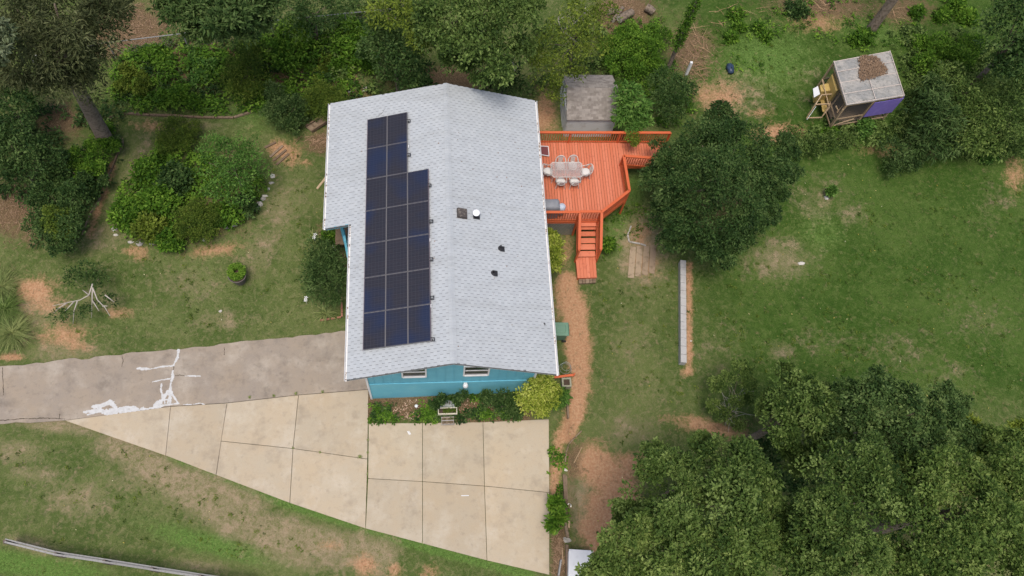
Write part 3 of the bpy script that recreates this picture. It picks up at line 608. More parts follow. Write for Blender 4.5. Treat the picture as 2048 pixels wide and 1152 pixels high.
# porch under the extended roof on the left, with steps and a sloping handrail
por = MB(); por.box((-4.75, 10.8, 2.3), (1.7, 5.9, .1)); por.build('porch_floor', M['wood'], house)
for y in (7.95, 10.6, 13.7):
    m = MB(); m.box((-5.1 if y < 8 else -5.5, y, 3.6), (.14, .14, 2.9)); m.build('porch_post', M['blue'], house)
pr = MB(); q0 = at(690, 455, 3.3); q1 = at(686, 470, 3.3)
h0 = at(687, 460, 3.2); h1 = at(690, 482, 3.1); h2 = at(697, 520, 2.2)
pr.beam(h0, h1, .12, .06); pr.beam(h1, h2, .11, .06); pr.beam(h0, (h0[0], h0[1], 2.3), .09, .09); pr.beam(h1, (h1[0], h1[1], 1.4), .09, .09); pr.beam(h2, (h2[0], h2[1], 1.1), .09, .09)
pr.build('handrail', M['blue'], house)
# corner light / vent hood on the foundation
vl = aty(931, 769, YF - .1); m = MB(); m.lathe([(.02, .12), (.09, .10), (.12, .02), (.13, -.06), (.05, -.1)], (vl[0], YF - .14, vl[2]), 12); m.box((vl[0], YF - .06, vl[2] - .02), (.16, .1, .2)); v_ = m.build('wall_lamp', M['white'], house, smooth=False)
m = MB(); m.tube([(vl[0] - .05, YF - .08, vl[2] - .1), (vl[0] - .06, YF - .08, .55), (vl[0] - .2, YF - .1, .3)], .014, 6); m.build('conduit', M['alu'], house)
# roof fittings
def on_roof(px, py, up=0):
    z = 6
    for _ in range(30):
        p = at(px, py, z + up); z = .5 * z + .5 * roofz(p[0])
    p = at(px, py, z + up); return Vector((p[0], p[1], z))
RM = Matrix.Rotation(PIT, 3, 'Y')
p = on_roof(924, 428); m = MB(); m.box(p + Vector((0, 0, .1)), (.44, .44, .12), M=RM); m.box(p + Vector((0, 0, .03)), (.5, .5, .02), M=RM); m.box(p + Vector((-.03, .02, .17)), (.26, .26, .03), M=RM)
m.build('box_vent', mat('rusty_vent', (.07, .06, .055), .7, noise=[(9, (.22, .19, .16), .5, .7)]), house, bevel=.02)
p = on_roof(952, 432); m = MB(); m.tube([p - Vector((0, 0, .1)), p + Vector((0, 0, .26))], [.12, .1], 12); m.box(p + Vector((.02, 0, .02)), (.32, .34, .02), M=RM); vp = m.build('pipe_vent', M['black'], house)
m = MB(); m.lathe([(.14, .26), (.175, .29), (.17, .33), (.10, .37), (.02, .385)], p, 18); m.build('vent_cap', mat('white_cap', (.86, .86, .87), .4), vp, smooth=True)
for (px, py, h) in ((1001, 497, .28), (987, 546, .10)):
    p = on_roof(px, py); m = MB(); m.tube([p - Vector((0, 0, .05)), p + Vector((0, 0, h))], [.05, .045], 10); m.lathe([(.13, -.02), (.12, .05), (.06, .10)], p, 12); m.box(p + Vector((.08, -.03, .02)), (.22, .26, .015), M=RM); m.build('pipe_boot', M['black'], house)
p = on_roof(1089, 648); m = MB(); m.box(p + Vector((0, 0, .03)), (.05, .09, .04), .6); m.build('loose_shingle_scrap', M['black'], house)

dbm = MB()
for _ in range(70):
    x = random.uniform(-4.3, 4.3); y = random.uniform(.3, 13.8)
    if -3.9 < x < -.9: continue
    s_ = random.uniform(.02, .055); dbm.box((x, y, roofz(x) + .016), (s_, s_ * random.uniform(.4, 1), .006), random.uniform(0, 3)); dbm.t[-8:] = [random.random()] * 8
dbm.build('roof_debris', M['litterleaf'], house, stuff=True)
# solar array
arr = empty('solar_array', 'dark solar panels in three columns on the left roof slope', 'solar panels')
def pvmat():
    m = bpy.data.materials.new('solar_cells'); m.use_nodes = True; n = m.node_tree.nodes; l = m.node_tree.links; b = n['Principled BSDF']
    b.inputs['Roughness'].default_value = .22; b.inputs['Specular IOR Level'].default_value = .35
    tc = n.new('ShaderNodeTexCoord'); br = n.new('ShaderNodeTexBrick'); br.offset = 0; br.inputs['Scale'].default_value = 1
    br.inputs['Brick Width'].default_value = .165; br.inputs['Row Height'].default_value = .165; br.inputs['Mortar Size'].default_value = .006
    br.inputs['Color1'].default_value = (.021, .021, .029, 1); br.inputs['Color2'].default_value = (.025, .023, .030, 1); br.inputs['Mortar'].default_value = (.045, .045, .055, 1)
    l.new(tc.outputs['Object'], br.inputs['Vector'])
    w = n.new('ShaderNodeTexWave'); w.inputs['Scale'].default_value = 3.0; w.bands_direction = 'Y'; l.new(tc.outputs['Object'], w.inputs['Vector'])
    w2 = n.new('ShaderNodeMapRange'); w2.inputs[1].default_value = .93; w2.inputs[2].default_value = 1; w2.inputs[4].default_value = .35; l.new(w.outputs['Fac'], w2.inputs[0])
    g = n.new('ShaderNodeNewGeometry'); t = n.new('ShaderNodeTexNoise'); t.inputs['Scale'].default_value = .5; l.new(g.outputs['Position'], t.inputs['Vector'])
    r = n.new('ShaderNodeMapRange'); r.inputs[1].default_value = .47; r.inputs[2].default_value = .64; l.new(t.outputs[0], r.inputs[0])
    x = n.new('ShaderNodeMix'); x.data_type = 'RGBA'; x.blend_type = 'MIX'; rr = n.new('ShaderNodeMath'); rr.operation = 'MULTIPLY'; rr.inputs[1].default_value = .6; l.new(r.outputs[0], rr.inputs[0]); l.new(rr.outputs[0], x.inputs[0]); l.new(br.outputs[0], x.inputs[6]); x.inputs[7].default_value = (.010, .022, .065, 1)  # blue sky sheen painted into the cell colour as soft noise patches
    y = n.new('ShaderNodeMix'); y.data_type = 'RGBA'; l.new(w2.outputs[0], y.inputs[0]); l.new(x.outputs[2], y.inputs[6]); y.inputs[7].default_value = (.06, .06, .075, 1)
    l.new(y.outputs[2], b.inputs['Base Color']); return m
PV = pvmat(); PW, PL = 1.02, 1.6855
pm = MB(); pm.box((0, 0, 0), (PW - .040, PL - .040, .02)); pme = pm.mesh('solar_panel', PV)
fm_ = MB()
for sx in (-1, 1): fm_.box((sx * (PW / 2 - .02), 0, -.008), (.015, PL - .026, .045)); fm_.box((0, sx * (PL / 2 - .02), -.008), (PW - .055, .015, .045))
frm = fm_.mesh('panel_frame', mat('panel_frame_metal', (.16, .155, .17), .4, .4))
PX0, PY0 = -3.819, 12.856
Rl = Matrix.Rotation(-PIT, 4, 'Y')
for c in range(3):
    for r in range(7):
        if c == 2 and r < 2: continue
        x = PX0 + CP * PW * (c + .5); y = PY0 - PL * (r + .5); Mx = Matrix.Translation((x, y, roofz(x) + .15)) @ Rl
        o = place(pme, 'solar_panel', arr, Mx); f_ = place(frm, 'panel_frame', o, Matrix.Identity(4))
for c in range(4):       # bright rails seen in the gaps between columns
    x = PX0 + CP * PW * c; y1 = PY0 if c < 3 else PY0 - 2 * PL
    m = MB(); m.beam((x, PY0 - 7 * PL - .02, roofz(x) + .137), (x, y1 + .02, roofz(x) + .137), .016, .03); m.build('mounting_rail', mat('dull_rail', (.20, .19, .17), .5, .3) if c in (1, 2) else mat('bronze_rail', (.16, .11, .13), .5, .3), arr)
for r in range(8):
    y = PY0 - PL * r; c0, c1 = 0, (2 if r < 2 else 3)
    xa, xb = PX0 + .05, PX0 + CP * PW * c1 - .03
    m = MB(); 
    k = 0; xx = xa
    while xx < xb:
        xe = min(xx + .17, xb); m.beam((xx, y, roofz(xx) + .139), (xe, y, roofz(xe) + .139), .013, .02); xx += .24
    m.build('mid_clamp', bpy.data.materials.get('dull_rail') or M['alu'], arr)
for c in range(3):       # standoff feet
    for r in range(0, 7, 2):
        x = PX0 + CP * PW * (c + .5); y = PY0 - PL * (r + .5)
        if c == 2 and r < 2: continue
        m = MB(); m.box((x, y, roofz(x) + .06), (.08, .08, .12)); m.build('standoff', M['alu'], arr)
for px, py in ((817, 242), (817.5, 310), (858.5, 371), (862, 443), (862, 519), (864, 596), (865, 679)):
    p = on_roof(px, py, .12); m = MB(); a = .075
    for dx, dy, lx, ly in ((0, a, 2 * a, .022), (0, -a, 2 * a, .022), (a, 0, .022, 2 * a), (-a, 0, .022, 2 * a)): m.box((p.x + dx, p.y + dy, roofz(p.x + dx) + .14), (lx + .022, ly, .03))
    m.box((p.x, p.y, roofz(p.x) + .06), (.04, .04, .12)); m.build('rail_end_bracket', M['black'], arr)
for px, py in ((862, 612), (860, 480), (817, 293)):
    p = on_roof(px, py, .12); m = MB(); m.box((p.x, p.y, roofz(p.x) + .13), (.03, .15, .03)); m.build('cable_tag', M['white'], arr)
m = MB(); pts = [on_roof(*q) + Vector((0, 0, .03)) for q in ((757, 232), (765, 226), (770, 217))]; m.tube(pts, .012, 5); m.build('cable', M['alu'], arr)

# ------------------------------------------------------------------ orange deck
DZ = 2.45; RZ = 3.40
deck = empty('deck', 'orange painted deck with railings and steps behind the house', 'deck')
c_front = at(1203.6, 423.6, RZ); c_diag = at(1259, 381, RZ); c_in = at(1247.5, 311.5, RZ); c_walk = at(1347, 319, RZ); n0 = at(1083, 266, RZ); n1 = at(1341, 264, RZ)
YD0, YD1 = float(c_front[1]), float((n0[1] + n1[1]) / 2)
X1 = float(n1[0])
def ymin(x):
    if x < c_front[0]: return YD0
    if x < c_diag[0]: return YD0 + (x - c_front[0]) / (c_diag[0] - c_front[0]) * (c_diag[1] - YD0)
    return float(c_diag[1])
x = XW + .04
while x < max(c_in[0], c_diag[0]) - .02:
    a, b = x, x + .131; ya, yb = ymin(a), ymin(b)
    if b > c_in[0] + .1: ya = yb = max(ya, yb)
    m = MB(); m.prism([(a, ya), (b, yb), (b, YD1), (a, YD1)], DZ - .035, DZ); m.build('deck_board', M['deckpaint'], deck); x += .147
while x < X1 - .25:
    m = MB(); m.prism([(x, c_in[1]), (x + .131, c_in[1]), (x + .131, YD1), (x, YD1)], DZ - .085, DZ - .05); m.build('deck_board', M['deckpaint'], deck); x += .147
for k in range(2):
    xx = X1 - .12 + k * .36; m = MB(); m.box((xx, (c_in[1] + YD1) / 2, DZ - .17 - k * .17), (.26, YD1 - c_in[1] - .05, .04)); m.build('step_tread', M['deckpaint'], deck)
def rim(p, q):
    m = MB(); m.beam((*p[:2], DZ - .16), (*q[:2], DZ - .16), .04, .22); m.build('rim_joist', M['deckrail'], deck)
F0 = (XW + .05, YD0); SXL, SXR = float(at(1160, 424, RZ)[0]), float(c_front[0])
def railing(p, q, skip_posts=False, za=RZ, zb=RZ, da=DZ, db=DZ, post_ends=(1, 1)):
    p = Vector((float(p[0]), float(p[1]), 0)); q = Vector((float(q[0]), float(q[1]), 0)); L = (q - p).length
    P = lambda t, z0, z1: Vector((p.x + (q.x - p.x) * t, p.y + (q.y - p.y) * t, z0 + (z1 - z0) * t))
    m = MB(); m.beam(P(0, za, zb), P(1, za, zb), .14, .04); m.build('handrail', M['deckrail'], deck)
    m = MB(); m.beam(P(0, za - .07, zb - .07), P(1, za - .07, zb - .07), .04, .09); m.build('top_rail', M['deckrail'], deck)
    m = MB(); m.beam(P(0, da + .09, db + .09), P(1, da + .09, db + .09), .04, .09); m.build('bottom_rail', M['deckrail'], deck)
    npst = max(1, round(L / 2.4)); n = int(L / .125)
    for k in range(n):
        t = (k + .5) / n; m = MB(); m.beam(P(t, da, db) + Vector((0, 0, .05)), P(t, za, zb) - Vector((0, 0, .05)), .035, .035); m.build('baluster', M['deckrail'], deck)
    for k in range(npst + 1):
        if (k == 0 and not post_ends[0]) or (k == npst and not post_ends[1]): continue
        t = k / npst; a = P(t, da, db); b = P(t, za, zb); g = float(G(a.x, a.y)); m = MB(); m.beam((a.x, a.y, min(g - .1, a.z - .3)), (b.x, b.y, b.z - .02), .095, .095); m.build('post', M['deckrail'], deck)
railing(F0, (SXL, YD0)); railing((SXL, YD0 + .02), (SXR, YD0 + .02), post_ends=(0, 0)); railing((SXR, YD0), c_diag); railing(c_diag, c_in, post_ends=(0, 1)); railing(c_in, c_walk, post_ends=(0, 1)); railing((XW + .05, YD1), (X1, YD1))
for a, b in ((F0, (SXR, YD0)), ((SXR, YD0), c_diag), (c_diag, c_in), (c_in, (X1 - .2, c_in[1])), ((XW + .05, YD1), (X1 - .2, YD1))): rim(a, b)
# front steps going down towards the camera
TR = [(9.016, 8.693, 2.09), (8.669, 8.406, 1.91), (8.38, 8.088, 1.73), (8.12, 7.799, 1.55), (7.80, 7.481, 1.37)]
for y0, y1, z in [(YD0 - .02, 9.02, 2.27)] + TR:
    if y0 > y1 + .05 or True:
        y1_ = y1 if y1 < y0 else y0 - .2; m = MB(); m.box(((SXL + SXR) / 2, (y0 + y1_) / 2, z - .02), (SXR - SXL - .2, abs(y0 - y1_), .04)); m.build('step_tread', M['deckpaint'], deck)
for sx in (SXL + .05, SXR - .05):
    m = MB(); m.beam((sx, YD0, 2.2), (sx, 7.42, 1.25), .04, .26); m.build('stringer', M['deckrail'], deck)
railing((SXL, YD0), (SXL, 7.42), za=RZ, zb=2.33, da=DZ - .1, db=1.35, post_ends=(0, 1)); railing((SXR, YD0), (SXR, 7.42), za=RZ, zb=2.33, da=DZ - .1, db=1.35, post_ends=(0, 1))
lp = [at(1151, 514.5, 1.2), at(1191, 513.5, 1.2), at(1194, 555, 1.2), at(1155, 556, 1.2)]
for k in range(6):
    t0, t1 = k / 6 + .006, (k + 1) / 6 - .006; L_ = lambda a, b, t: tuple((a + (b - a) * t)[:2]); m = MB(); m.prism([L_(lp[0], lp[1], t0), L_(lp[0], lp[1], t1), L_(lp[3], lp[2], t1), L_(lp[3], lp[2], t0)], 1.165, 1.2); m.build('landing_board', M['deckpaint'], deck)
m = MB(); m.prism([tuple(q[:2]) for q in inset([tuple(p[:2]) for p in lp], .02)], .9, 1.163); m.build('landing_frame', M['deckrail'], deck)
gp = [at(1157, 556.5, 1.03), at(1193, 555.5, 1.03), at(1192, 565, 1.03), at(1158, 567, 1.03)]
for k in range(5):
    t0, t1 = k / 5 + .01, (k + 1) / 5 - .01; m = MB(); m.prism([L_(gp[0], gp[1], t0), L_(gp[0], gp[1], t1), L_(gp[3], gp[2], t1), L_(gp[3], gp[2], t0)], .9, 1.03); m.build('bare_plank', M['wood'], deck)
# lattice skirt
M['lattice'] = mat('grey_lattice', (.27, .26, .24), .85)
zl0, zl1 = 1.0, 2.26; x0, x1 = XW + .1, SXL - .08
for dirn in (1, -1):
    a = x0 - 1.3
    while a < x1 + 1.3:
        # slat from (a, zl0) to (a+1.26*dirn, zl1), clipped
        pts = []
        p0 = (a, zl0); p1 = (a + (zl1 - zl0) * dirn, zl1)
        ta = 0; tb = 1; dx = p1[0] - p0[0]
        for lim, sg in ((x0, 1), (x1, -1)):
            f0 = (p0[0] - lim) * sg; f1 = (p1[0] - lim) * sg
            if f0 < 0 and f1 < 0: ta = 2
            elif f0 < 0: ta = max(ta, f0 / (f0 - f1))
            elif f1 < 0: tb = min(tb, f0 / (f0 - f1))
        if ta < tb - .03:
            q = lambda t: (p0[0] + dx * t, YD0 - .05 - .008 * dirn, zl0 + (zl1 - zl0) * t)
            m = MB(); m.beam(q(ta), q(tb), .008, .02, up=(0, 0, 1)); m.build('lattice_slat', M['lattice'], deck)
        a += .15

# ------------------------------------------------------------------ deck furniture
def make_chair():
    r = empty('patio_chair', '', 'chair')
    c = MB(); c.lathe([(.02, .40), (.20, .40), (.225, .425), (.225, .455), (.19, .475), (.02, .48)], (0, .01, 0), 16); c.build('seat_cushion', M['cushion'], r, smooth=True)
    s = MB(); s.lathe([(.05, .37), (.25, .37), (.26, .395), (.05, .397)], (0, 0, 0), 16); s.build('seat', M['chair'], r)
    # the chair faces -Y, the hooped back stands at +Y
    hoop = []
    for k in range(15):
        t = math.pi * k / 14; u = math.cos(t); v = math.sin(t); z = .44 + .46 * v ** .7; hoop.append((.27 * u, .10 + .22 * v ** .5 if v > 0 else .10, z))
    b = MB(); b.tube(hoop, .026, 7)
    for sx in (-1, 1): b.tube([(sx * .27, .10, .44), (sx * .28, .02, .60), (sx * .27, -.2, .62), (sx * .24, -.22, .40)], .022, 6); b.tube([(sx * .28, .02, .61), (sx * .25, .26, .70)], .02, 6)
    fr = b.build('frame', M['chair'], r, smooth=True)
    p = MB()
    for k in range(-2, 3): p.beam((k * .045, .24, .46), (k * .05, .33, .84), .03, .01)
    for k in range(5): z = .50 + k * .08; y = .245 + (z - .46) * .23; p.beam((-.12, y, z), (.12, y, z), .012, .02)
    p.build('back_panel', M['chair'], r)
    for sx in (-1, 1):
        for sy in (-1, 1):
            l_ = MB(); l_.tube([(sx * .21, sy * .18, .38), (sx * .245, sy * .23, 0)], [.022, .016], 6); l_.build('leg', M['chair'], r)
    return r
ch0 = make_chair()
spots = [((1121, 331), 0, 'white wicker chair with hooped back, left one behind the table'), ((1146, 330), .03, 'white wicker chair with hooped back, right one behind the table'),
         ((1096, 342), math.pi / 2 - .12, 'white wicker chair at the table end nearest the house'), ((1171, 343), -math.pi / 2 + .2, 'white wicker chair at the table end away from the house'),
         ((1122, 362), math.pi - .05, 'white wicker chair with its back to the camera, left one before the table'), ((1149, 362), math.pi + .06, 'white wicker chair with its back to the camera, right one before the table')]
for k, ((px, py), rz, lb) in enumerate(spots):
    o = ch0 if k == 0 else copy_tree(ch0); p = at(px, py, DZ + .45); o.location = (p[0], p[1], DZ + .001); o.rotation_euler = (0, 0, rz); tag(o, lb, 'chair', 'wicker chairs round the patio table')
tc_ = [at(x, y, DZ + .72) for x, y in ((1102.5, 325), (1163, 324.5), (1163, 353), (1104, 354))]; tx0, tx1 = tc_[3][0], tc_[1][0]; ty0, ty1 = tc_[3][1], tc_[1][1]
tb = empty('patio_table', 'rectangular glass topped patio table with a white frame', 'table', ((tx0 + tx1) / 2, (ty0 + ty1) / 2, DZ + .001)); hx, hy = (tx1 - tx0) / 2, (ty1 - ty0) / 2
m = MB(); m.box((0, 0, .71), (2 * hx - .08, 2 * hy - .08, .012)); m.build('tabletop', M['tabletop'], tb)
m = MB(); m.tube([(-hx, -hy + .1, .71), (-hx + .1, -hy, .71), (hx - .1, -hy, .71), (hx, -hy + .1, .71), (hx, hy - .1, .71), (hx - .1, hy, .71), (-hx + .1, hy, .71), (-hx, hy - .1, .71), (-hx, -hy + .1, .71)], .025, 6); m.beam((-hx + .05, 0, .69), (hx - .05, 0, .69), .02, .02); m.beam((0, -hy, .69), (0, hy, .69), .02, .02)
for k in range(1, 7): m.beam((-hx + k * hx * 2 / 7, -hy, .69), (-hx + k * hx * 2 / 7, hy, .69), .008, .008)
m.build('table_frame', M['chair'], tb)
for sx in (-1, 1):
    for sy in (-1, 1):
        m = MB(); m.tube([(sx * (hx - .1), sy * (hy - .1), .70), (sx * (hx - .06), sy * (hy - .06), 0)], .022, 6); m.build('leg', M['chair'], tb)
# covered grill
g0 = at(1105, 410, DZ + .9); gr = empty('covered_grill', 'barbecue grill under a grey fabric cover beside the house', 'grill', (g0[0] - .1, g0[1], DZ + .001))
m = MB(); hw_, hd = .50, .30
prof = [(1.0, 0.02, 0), (1.0, .3, 0), (.97, .7, 0), (.96, .92, 0), (.88, 1.05, 0), (.66, 1.12, 0)]
vs = []; N_ = 20
for s_, z, _ in prof:
    for k in range(N_):
        t = 2 * math.pi * k / N_; c_, d_ = math.cos(t), math.sin(t); e = .35
        vs.append((hw_ * s_ * math.copysign(abs(c_) ** e, c_) + .012 * math.sin(k * 2.7 + z * 5), hd * s_ * math.copysign(abs(d_) ** e, d_) + .012 * math.cos(k * 1.9), z))
fs = [(i * N_ + k, i * N_ + (k + 1) % N_, (i + 1) * N_ + (k + 1) % N_, (i + 1) * N_ + k) for i in range(len(prof) - 1) for k in range(N_)] + [tuple(range(5 * N_, 6 * N_))]
m.add(vs, fs); m.build('cover', M['cover'], gr, smooth=True)
m = MB(); m.lathe([(.16, .02), (.2, .4), (.2, .78), (.15, .88), (.02, .9)], (hw_ + .10, -.03, 0), 14); m.build('side_shelf_cover', mat('light_blue_grey_cover', (.42, .47, .55), .6), gr, smooth=True)
# mesh screen lying by the wall
p = [at(x, y, DZ + .12) for x, y in ((1077, 292), (1096.5, 293), (1098, 312), (1079, 309))]
sc_ = empty('window_screen', 'white framed mesh screen lying on the deck beside the house', 'screen', (0, 0, 0)); m = MB()
for a, b in zip(p, p[1:] + p[:1]): m.beam(a, b, .035, .03)
m.build('screen_frame', M['white'], sc_); m = MB(); m.prism([tuple(q[:2]) for q in p], DZ + .1, DZ + .108); m.build('mesh', mat('dark_red_mesh', (.16, .05, .05), .8), sc_)
for q in (p[0], p[2]): pass
m = MB(); m.box((float(np.mean([q[0] for q in p])), float(np.mean([q[1] for q in p])), DZ + .05), (.4, .4, .1)); m.build('support_block', M['wood'], sc_)
# patterned seat on the porch
q = at(697, 471, 2.9); m = empty('porch_bench', 'turquoise porch bench with a patterned cushion under the roof notch', 'bench', (q[0] + .25, q[1], 2.351))
b_ = MB(); b_.box((0, 0, .42), (.6, .9, .05)); b_.box((.27, 0, .7), (.05, .9, .5)); [b_.box((sx * .25, sy * .4, .2), (.05, .05, .4)) for sx in (-1, 1) for sy in (-1, 1)]; b_.build('bench_frame', M['blue'], m)
b_ = MB(); b_.box((-.05, 0, .49), (.45, .5, .09)); cu = b_.build('cushion', mat('red_white_cushion', (.7, .68, .66), .9, noise=[(14, (.35, .06, .09), .48, .52)]), m, bevel=.03)

# ------------------------------------------------------------------ garden shed
sg = 1.1; zs, zr_ = 2.80, 3.62
sp_ = [at(*q, zs) for q in ((1134, 243), (1236, 236), (1224, 147), (1125, 153))]
sx0, sx1 = float((sp_[0][0] + sp_[3][0]) / 2), float((sp_[1][0] + sp_[2][0]) / 2); sy0, sy1 = float((sp_[0][1] + sp_[1][1]) / 2), float((sp_[2][1] + sp_[3][1]) / 2); sym = (sy0 + sy1) / 2
shed = empty('garden_shed', 'small shed with a worn brown shingle roof behind the deck', 'shed', (0, 0, 0))
ins = .08
for nm, pts in (('wall', [(sx0 + ins, sy0 + ins), (sx1 - ins, sy0 + ins)]), ('wall', [(sx0 + ins, sy1 - ins), (sx1 - ins, sy1 - ins)])):
    m = MB(); m.beam((*pts[0], (sg - .1 + zs - .06) / 2), (*pts[1], (sg - .1 + zs - .06) / 2), .05, zs - .06 - sg + .1); m.build('wall', M['shedwall'], shed)
for X_ in (sx0 + ins, sx1 - ins):
    q = [(sy0 + ins + .03, sg - .1), (sy1 - ins - .03, sg - .1), (sy1 - ins - .03, zs - .04), (sym, zr_ - .10), (sy0 + ins + .03, zs - .04)]; m = MB()
    m.add([(X_ - .02, y, z) for y, z in q] + [(X_ + .02, y, z) for y, z in q], [(4, 3, 2, 1, 0), (5, 6, 7, 8, 9)] + [(i, (i + 1) % 5, 5 + (i + 1) % 5, 5 + i) for i in range(5)]); m.build('gable_wall', M['shedwall'], shed)
m = MB(); m.box((sx0 + ins - .045, sym - .1, sg + .85), (.03, 1.5, 1.6)); dd = m.build('door', mat('white_door', (.62, .63, .64), .6, noise=[(3, (.45, .44, .43), .5, .75)]), shed)
for dy in (-.36, .36):
    m = MB(); m.beam((sx0 + ins - .065, sym - .1 - dy, sg + .1), (sx0 + ins - .065, sym - .1 + dy * .9, sg + 1.6), .02, .06); m.build('brace', M['shedwall'], dd)
m = MB(); m.box((sx0 + ins - .07, sym + .72, sg + 1.4), (.02, .08, .7)); m.build('door_gap_shade', M['black'], dd)  # solid black strip stands in for the shade in the gap beside the door
sl = math.hypot(sym - sy0, zr_ - zs); cs, sn = (sym - sy0) / sl, (zr_ - zs) / sl
m = MB()
for s_ in (-1, 1):
    a = sy0 - .02 if s_ < 0 else sy1 + .02
    m.add([(sx0, sym, zr_ - .012), (sx1, sym, zr_ - .012), (sx1, a, zs - .012), (sx0, a, zs - .012), (sx0, sym, zr_ - .07), (sx1, sym, zr_ - .07), (sx1, a, zs - .07), (sx0, a, zs - .07)], [(0, 3, 2, 1) if s_ < 0 else (0, 1, 2, 3), (4, 5, 6, 7), (3, 7, 6, 2), (0, 4, 7, 3), (1, 2, 6, 5)])
m.build('roof', M['shedroof'], shed)
spn = lambda s_: [(sx0, sx1)]
shingle_roof(shed, [(Vector((0, sym, zr_)), Vector((-1, 0, 0)), Vector((0, -cs, -sn)), Vector((0, -sn, cs)), sl, lambda s_: [(-sx1, -sx0)]), (Vector((0, sym, zr_)), Vector((1, 0, 0)), Vector((0, cs, -sn)), Vector((0, sn, cs)), sl, spn)], .305, .14, M['shedroof'], 'shingle', jit=.008)

# ------------------------------------------------------------------ vegetation
LM = dict(
    oak=leafmat('oak_leaves', (0.039, 0.078, 0.017), (0.124, 0.198, 0.044), (0.264, 0.350, 0.104), .42),
    oaklight=leafmat('light_oak_leaves', (0.050, 0.097, 0.019), (0.151, 0.230, 0.051), (0.311, 0.395, 0.114), .42),
    oakdark=leafmat('dark_oak_leaves', (0.031, 0.067, 0.017), (0.100, 0.172, 0.047), (0.223, 0.305, 0.099), .42),
    willow=leafmat('grey_green_leaves', (0.041, 0.055, 0.019), (0.110, 0.129, 0.051), (0.223, 0.237, 0.109), .4),
    deep=leafmat('deep_green_leaves', (0.022, 0.055, 0.014), (0.067, 0.129, 0.032), (0.170, 0.249, 0.077), .4),
    bright=leafmat('bright_green_leaves', (0.039, 0.100, 0.010), (0.114, 0.236, 0.023), (0.247, 0.395, 0.052), .4),
    yellow=leafmat('yellow_green_leaves', (0.066, 0.105, 0.012), (0.167, 0.230, 0.030), (0.306, 0.373, 0.062), .4),
    olive=leafmat('olive_leaves', (0.046, 0.088, 0.012), (0.120, 0.184, 0.025), (0.223, 0.282, 0.047), .4),
    blue=leafmat('blue_green_leaves', (0.031, 0.067, 0.017), (0.089, 0.155, 0.042), (0.182, 0.258, 0.085), .4),
    pale=leafmat('pale_leaves', (.08, .11, .05), (.17, .21, .11), (.28, .32, .19)),
    varieg=leafmat('variegated_leaves', (.10, .17, .014), (.33, .40, .050), (.60, .62, .16)),
    sapl=leafmat('sapling_leaves', (0.052, 0.126, 0.021), (0.126, 0.259, 0.048), (0.235, 0.384, 0.088), .4),
    blade=leafmat('long_blades', (0.087, 0.126, 0.034), (0.191, 0.241, 0.074), (0.353, 0.384, 0.146)))
def lob(*a):
    """(px, py, radius in px, height of the lobe centre above ground level) -> world lobes"""
    out = []
    for px, py, r, h in a:
        p = at(px, py, 1.0 + h); out.append((p[0], p[1], p[2], r * float(depth(p)) / FPX))
    return out
def crown(name, lobes, m, parent, leaf=.15, asp=.5, clump=.42, dens=1.0, per=26, squash=.85, droop=0., flat=.8, seed=None, inner=True, sub=0):
    rs = np.random.default_rng(abs(hash(name + str(len(lobes)))) % 9999 if seed is None else seed)
    if sub:
        ex = []
        for (x, y, z, r) in lobes:
            for _ in range(sub):
                d = unit(rs.normal(size=3) + [0, 0, .5]); k = rs.uniform(.36, .55); ex.append((x + d[0] * r * .8, y + d[1] * r * .8, z + abs(d[2]) * r * .62, r * k))
        lobes = [(x, y, z - r * .12, r * .84) for x, y, z, r in lobes] + ex
    Cs, Ns = [], []
    for (x, y, z, r) in lobes:
        cl = min(clump, r * .55); n = max(5, int(5.5 * (r / cl) ** 2 * dens)); d = unit(rs.normal(size=(n, 3))); d[:, 2] = np.where(d[:, 2] < -.35, -d[:, 2], d[:, 2])
        lump = .80 + .30 * np.sin(d[:, 0] * 3.1 + x) * np.cos(d[:, 1] * 3.7 + y) * .6 + rs.uniform(-.22, .22, n)
        if inner:
            k = rs.random(n) < .22; lump = np.where(k, lump * .62, lump)
        c = np.array([x, y, z]) + d * np.array([r, r, r * squash]) * lump[:, None]
        ok = np.ones(n, bool)
        for (x2, y2, z2, r2) in lobes:
            if (x2, y2, z2, r2) != (x, y, z, r): ok &= ((c[:, 0] - x2) ** 2 + (c[:, 1] - y2) ** 2 + ((c[:, 2] - z2) / squash) ** 2) > (r2 * .62) ** 2
        Cs.append(c[ok]); Ns.append(d[ok] * cl)
    C = np.concatenate(Cs); Nn = np.concatenate(Ns); cl = np.linalg.norm(Nn, axis=1); Nn = unit(Nn); n = len(C)
    k = np.maximum(6, (per * rs.uniform(.6, 1.35, n)).astype(int)); idx = np.repeat(np.arange(n), k); N = len(idx)
    ctint = np.clip(rs.normal(.44, .19, n) + .22 * (vnoise(C[:, 0], C[:, 1], 1.7, 9) - .5), .05, .95)
    u = rs.normal(size=(N, 3)); u = unit(u + Nn[idx] * .7 + np.array([0, 0, .45])); rad = rs.random(N) ** .38
    P = C[idx] + u * (cl[idx] * rad * 1.0)[:, None] * np.array([1.15, 1.15, .75]); P[:, 2] -= droop * rs.random(N) * cl[idx]
    D = unit(u + rs.normal(0, .55, (N, 3)) + np.array([0, 0, -.15 - droop])); NN = unit(np.array([0, 0, 1.]) * flat + rs.normal(0, .55, (N, 3)) + Nn[idx] * .35)
    g = gz(P[:, 0], P[:, 1]) + .03; ok = P[:, 2] > g
    t = np.clip(ctint[idx] + rs.normal(0, .16, N), 0, 1)
    L = leaf * rs.choice([.6, .8, 1., 1.2, 1.5], N) * rs.uniform(.85, 1.15, N); P, D, NN, t, L = P[ok], D[ok], NN[ok], t[ok], L[ok]
    return leaves(P, D, NN, L, L * asp, t, name, m, parent)
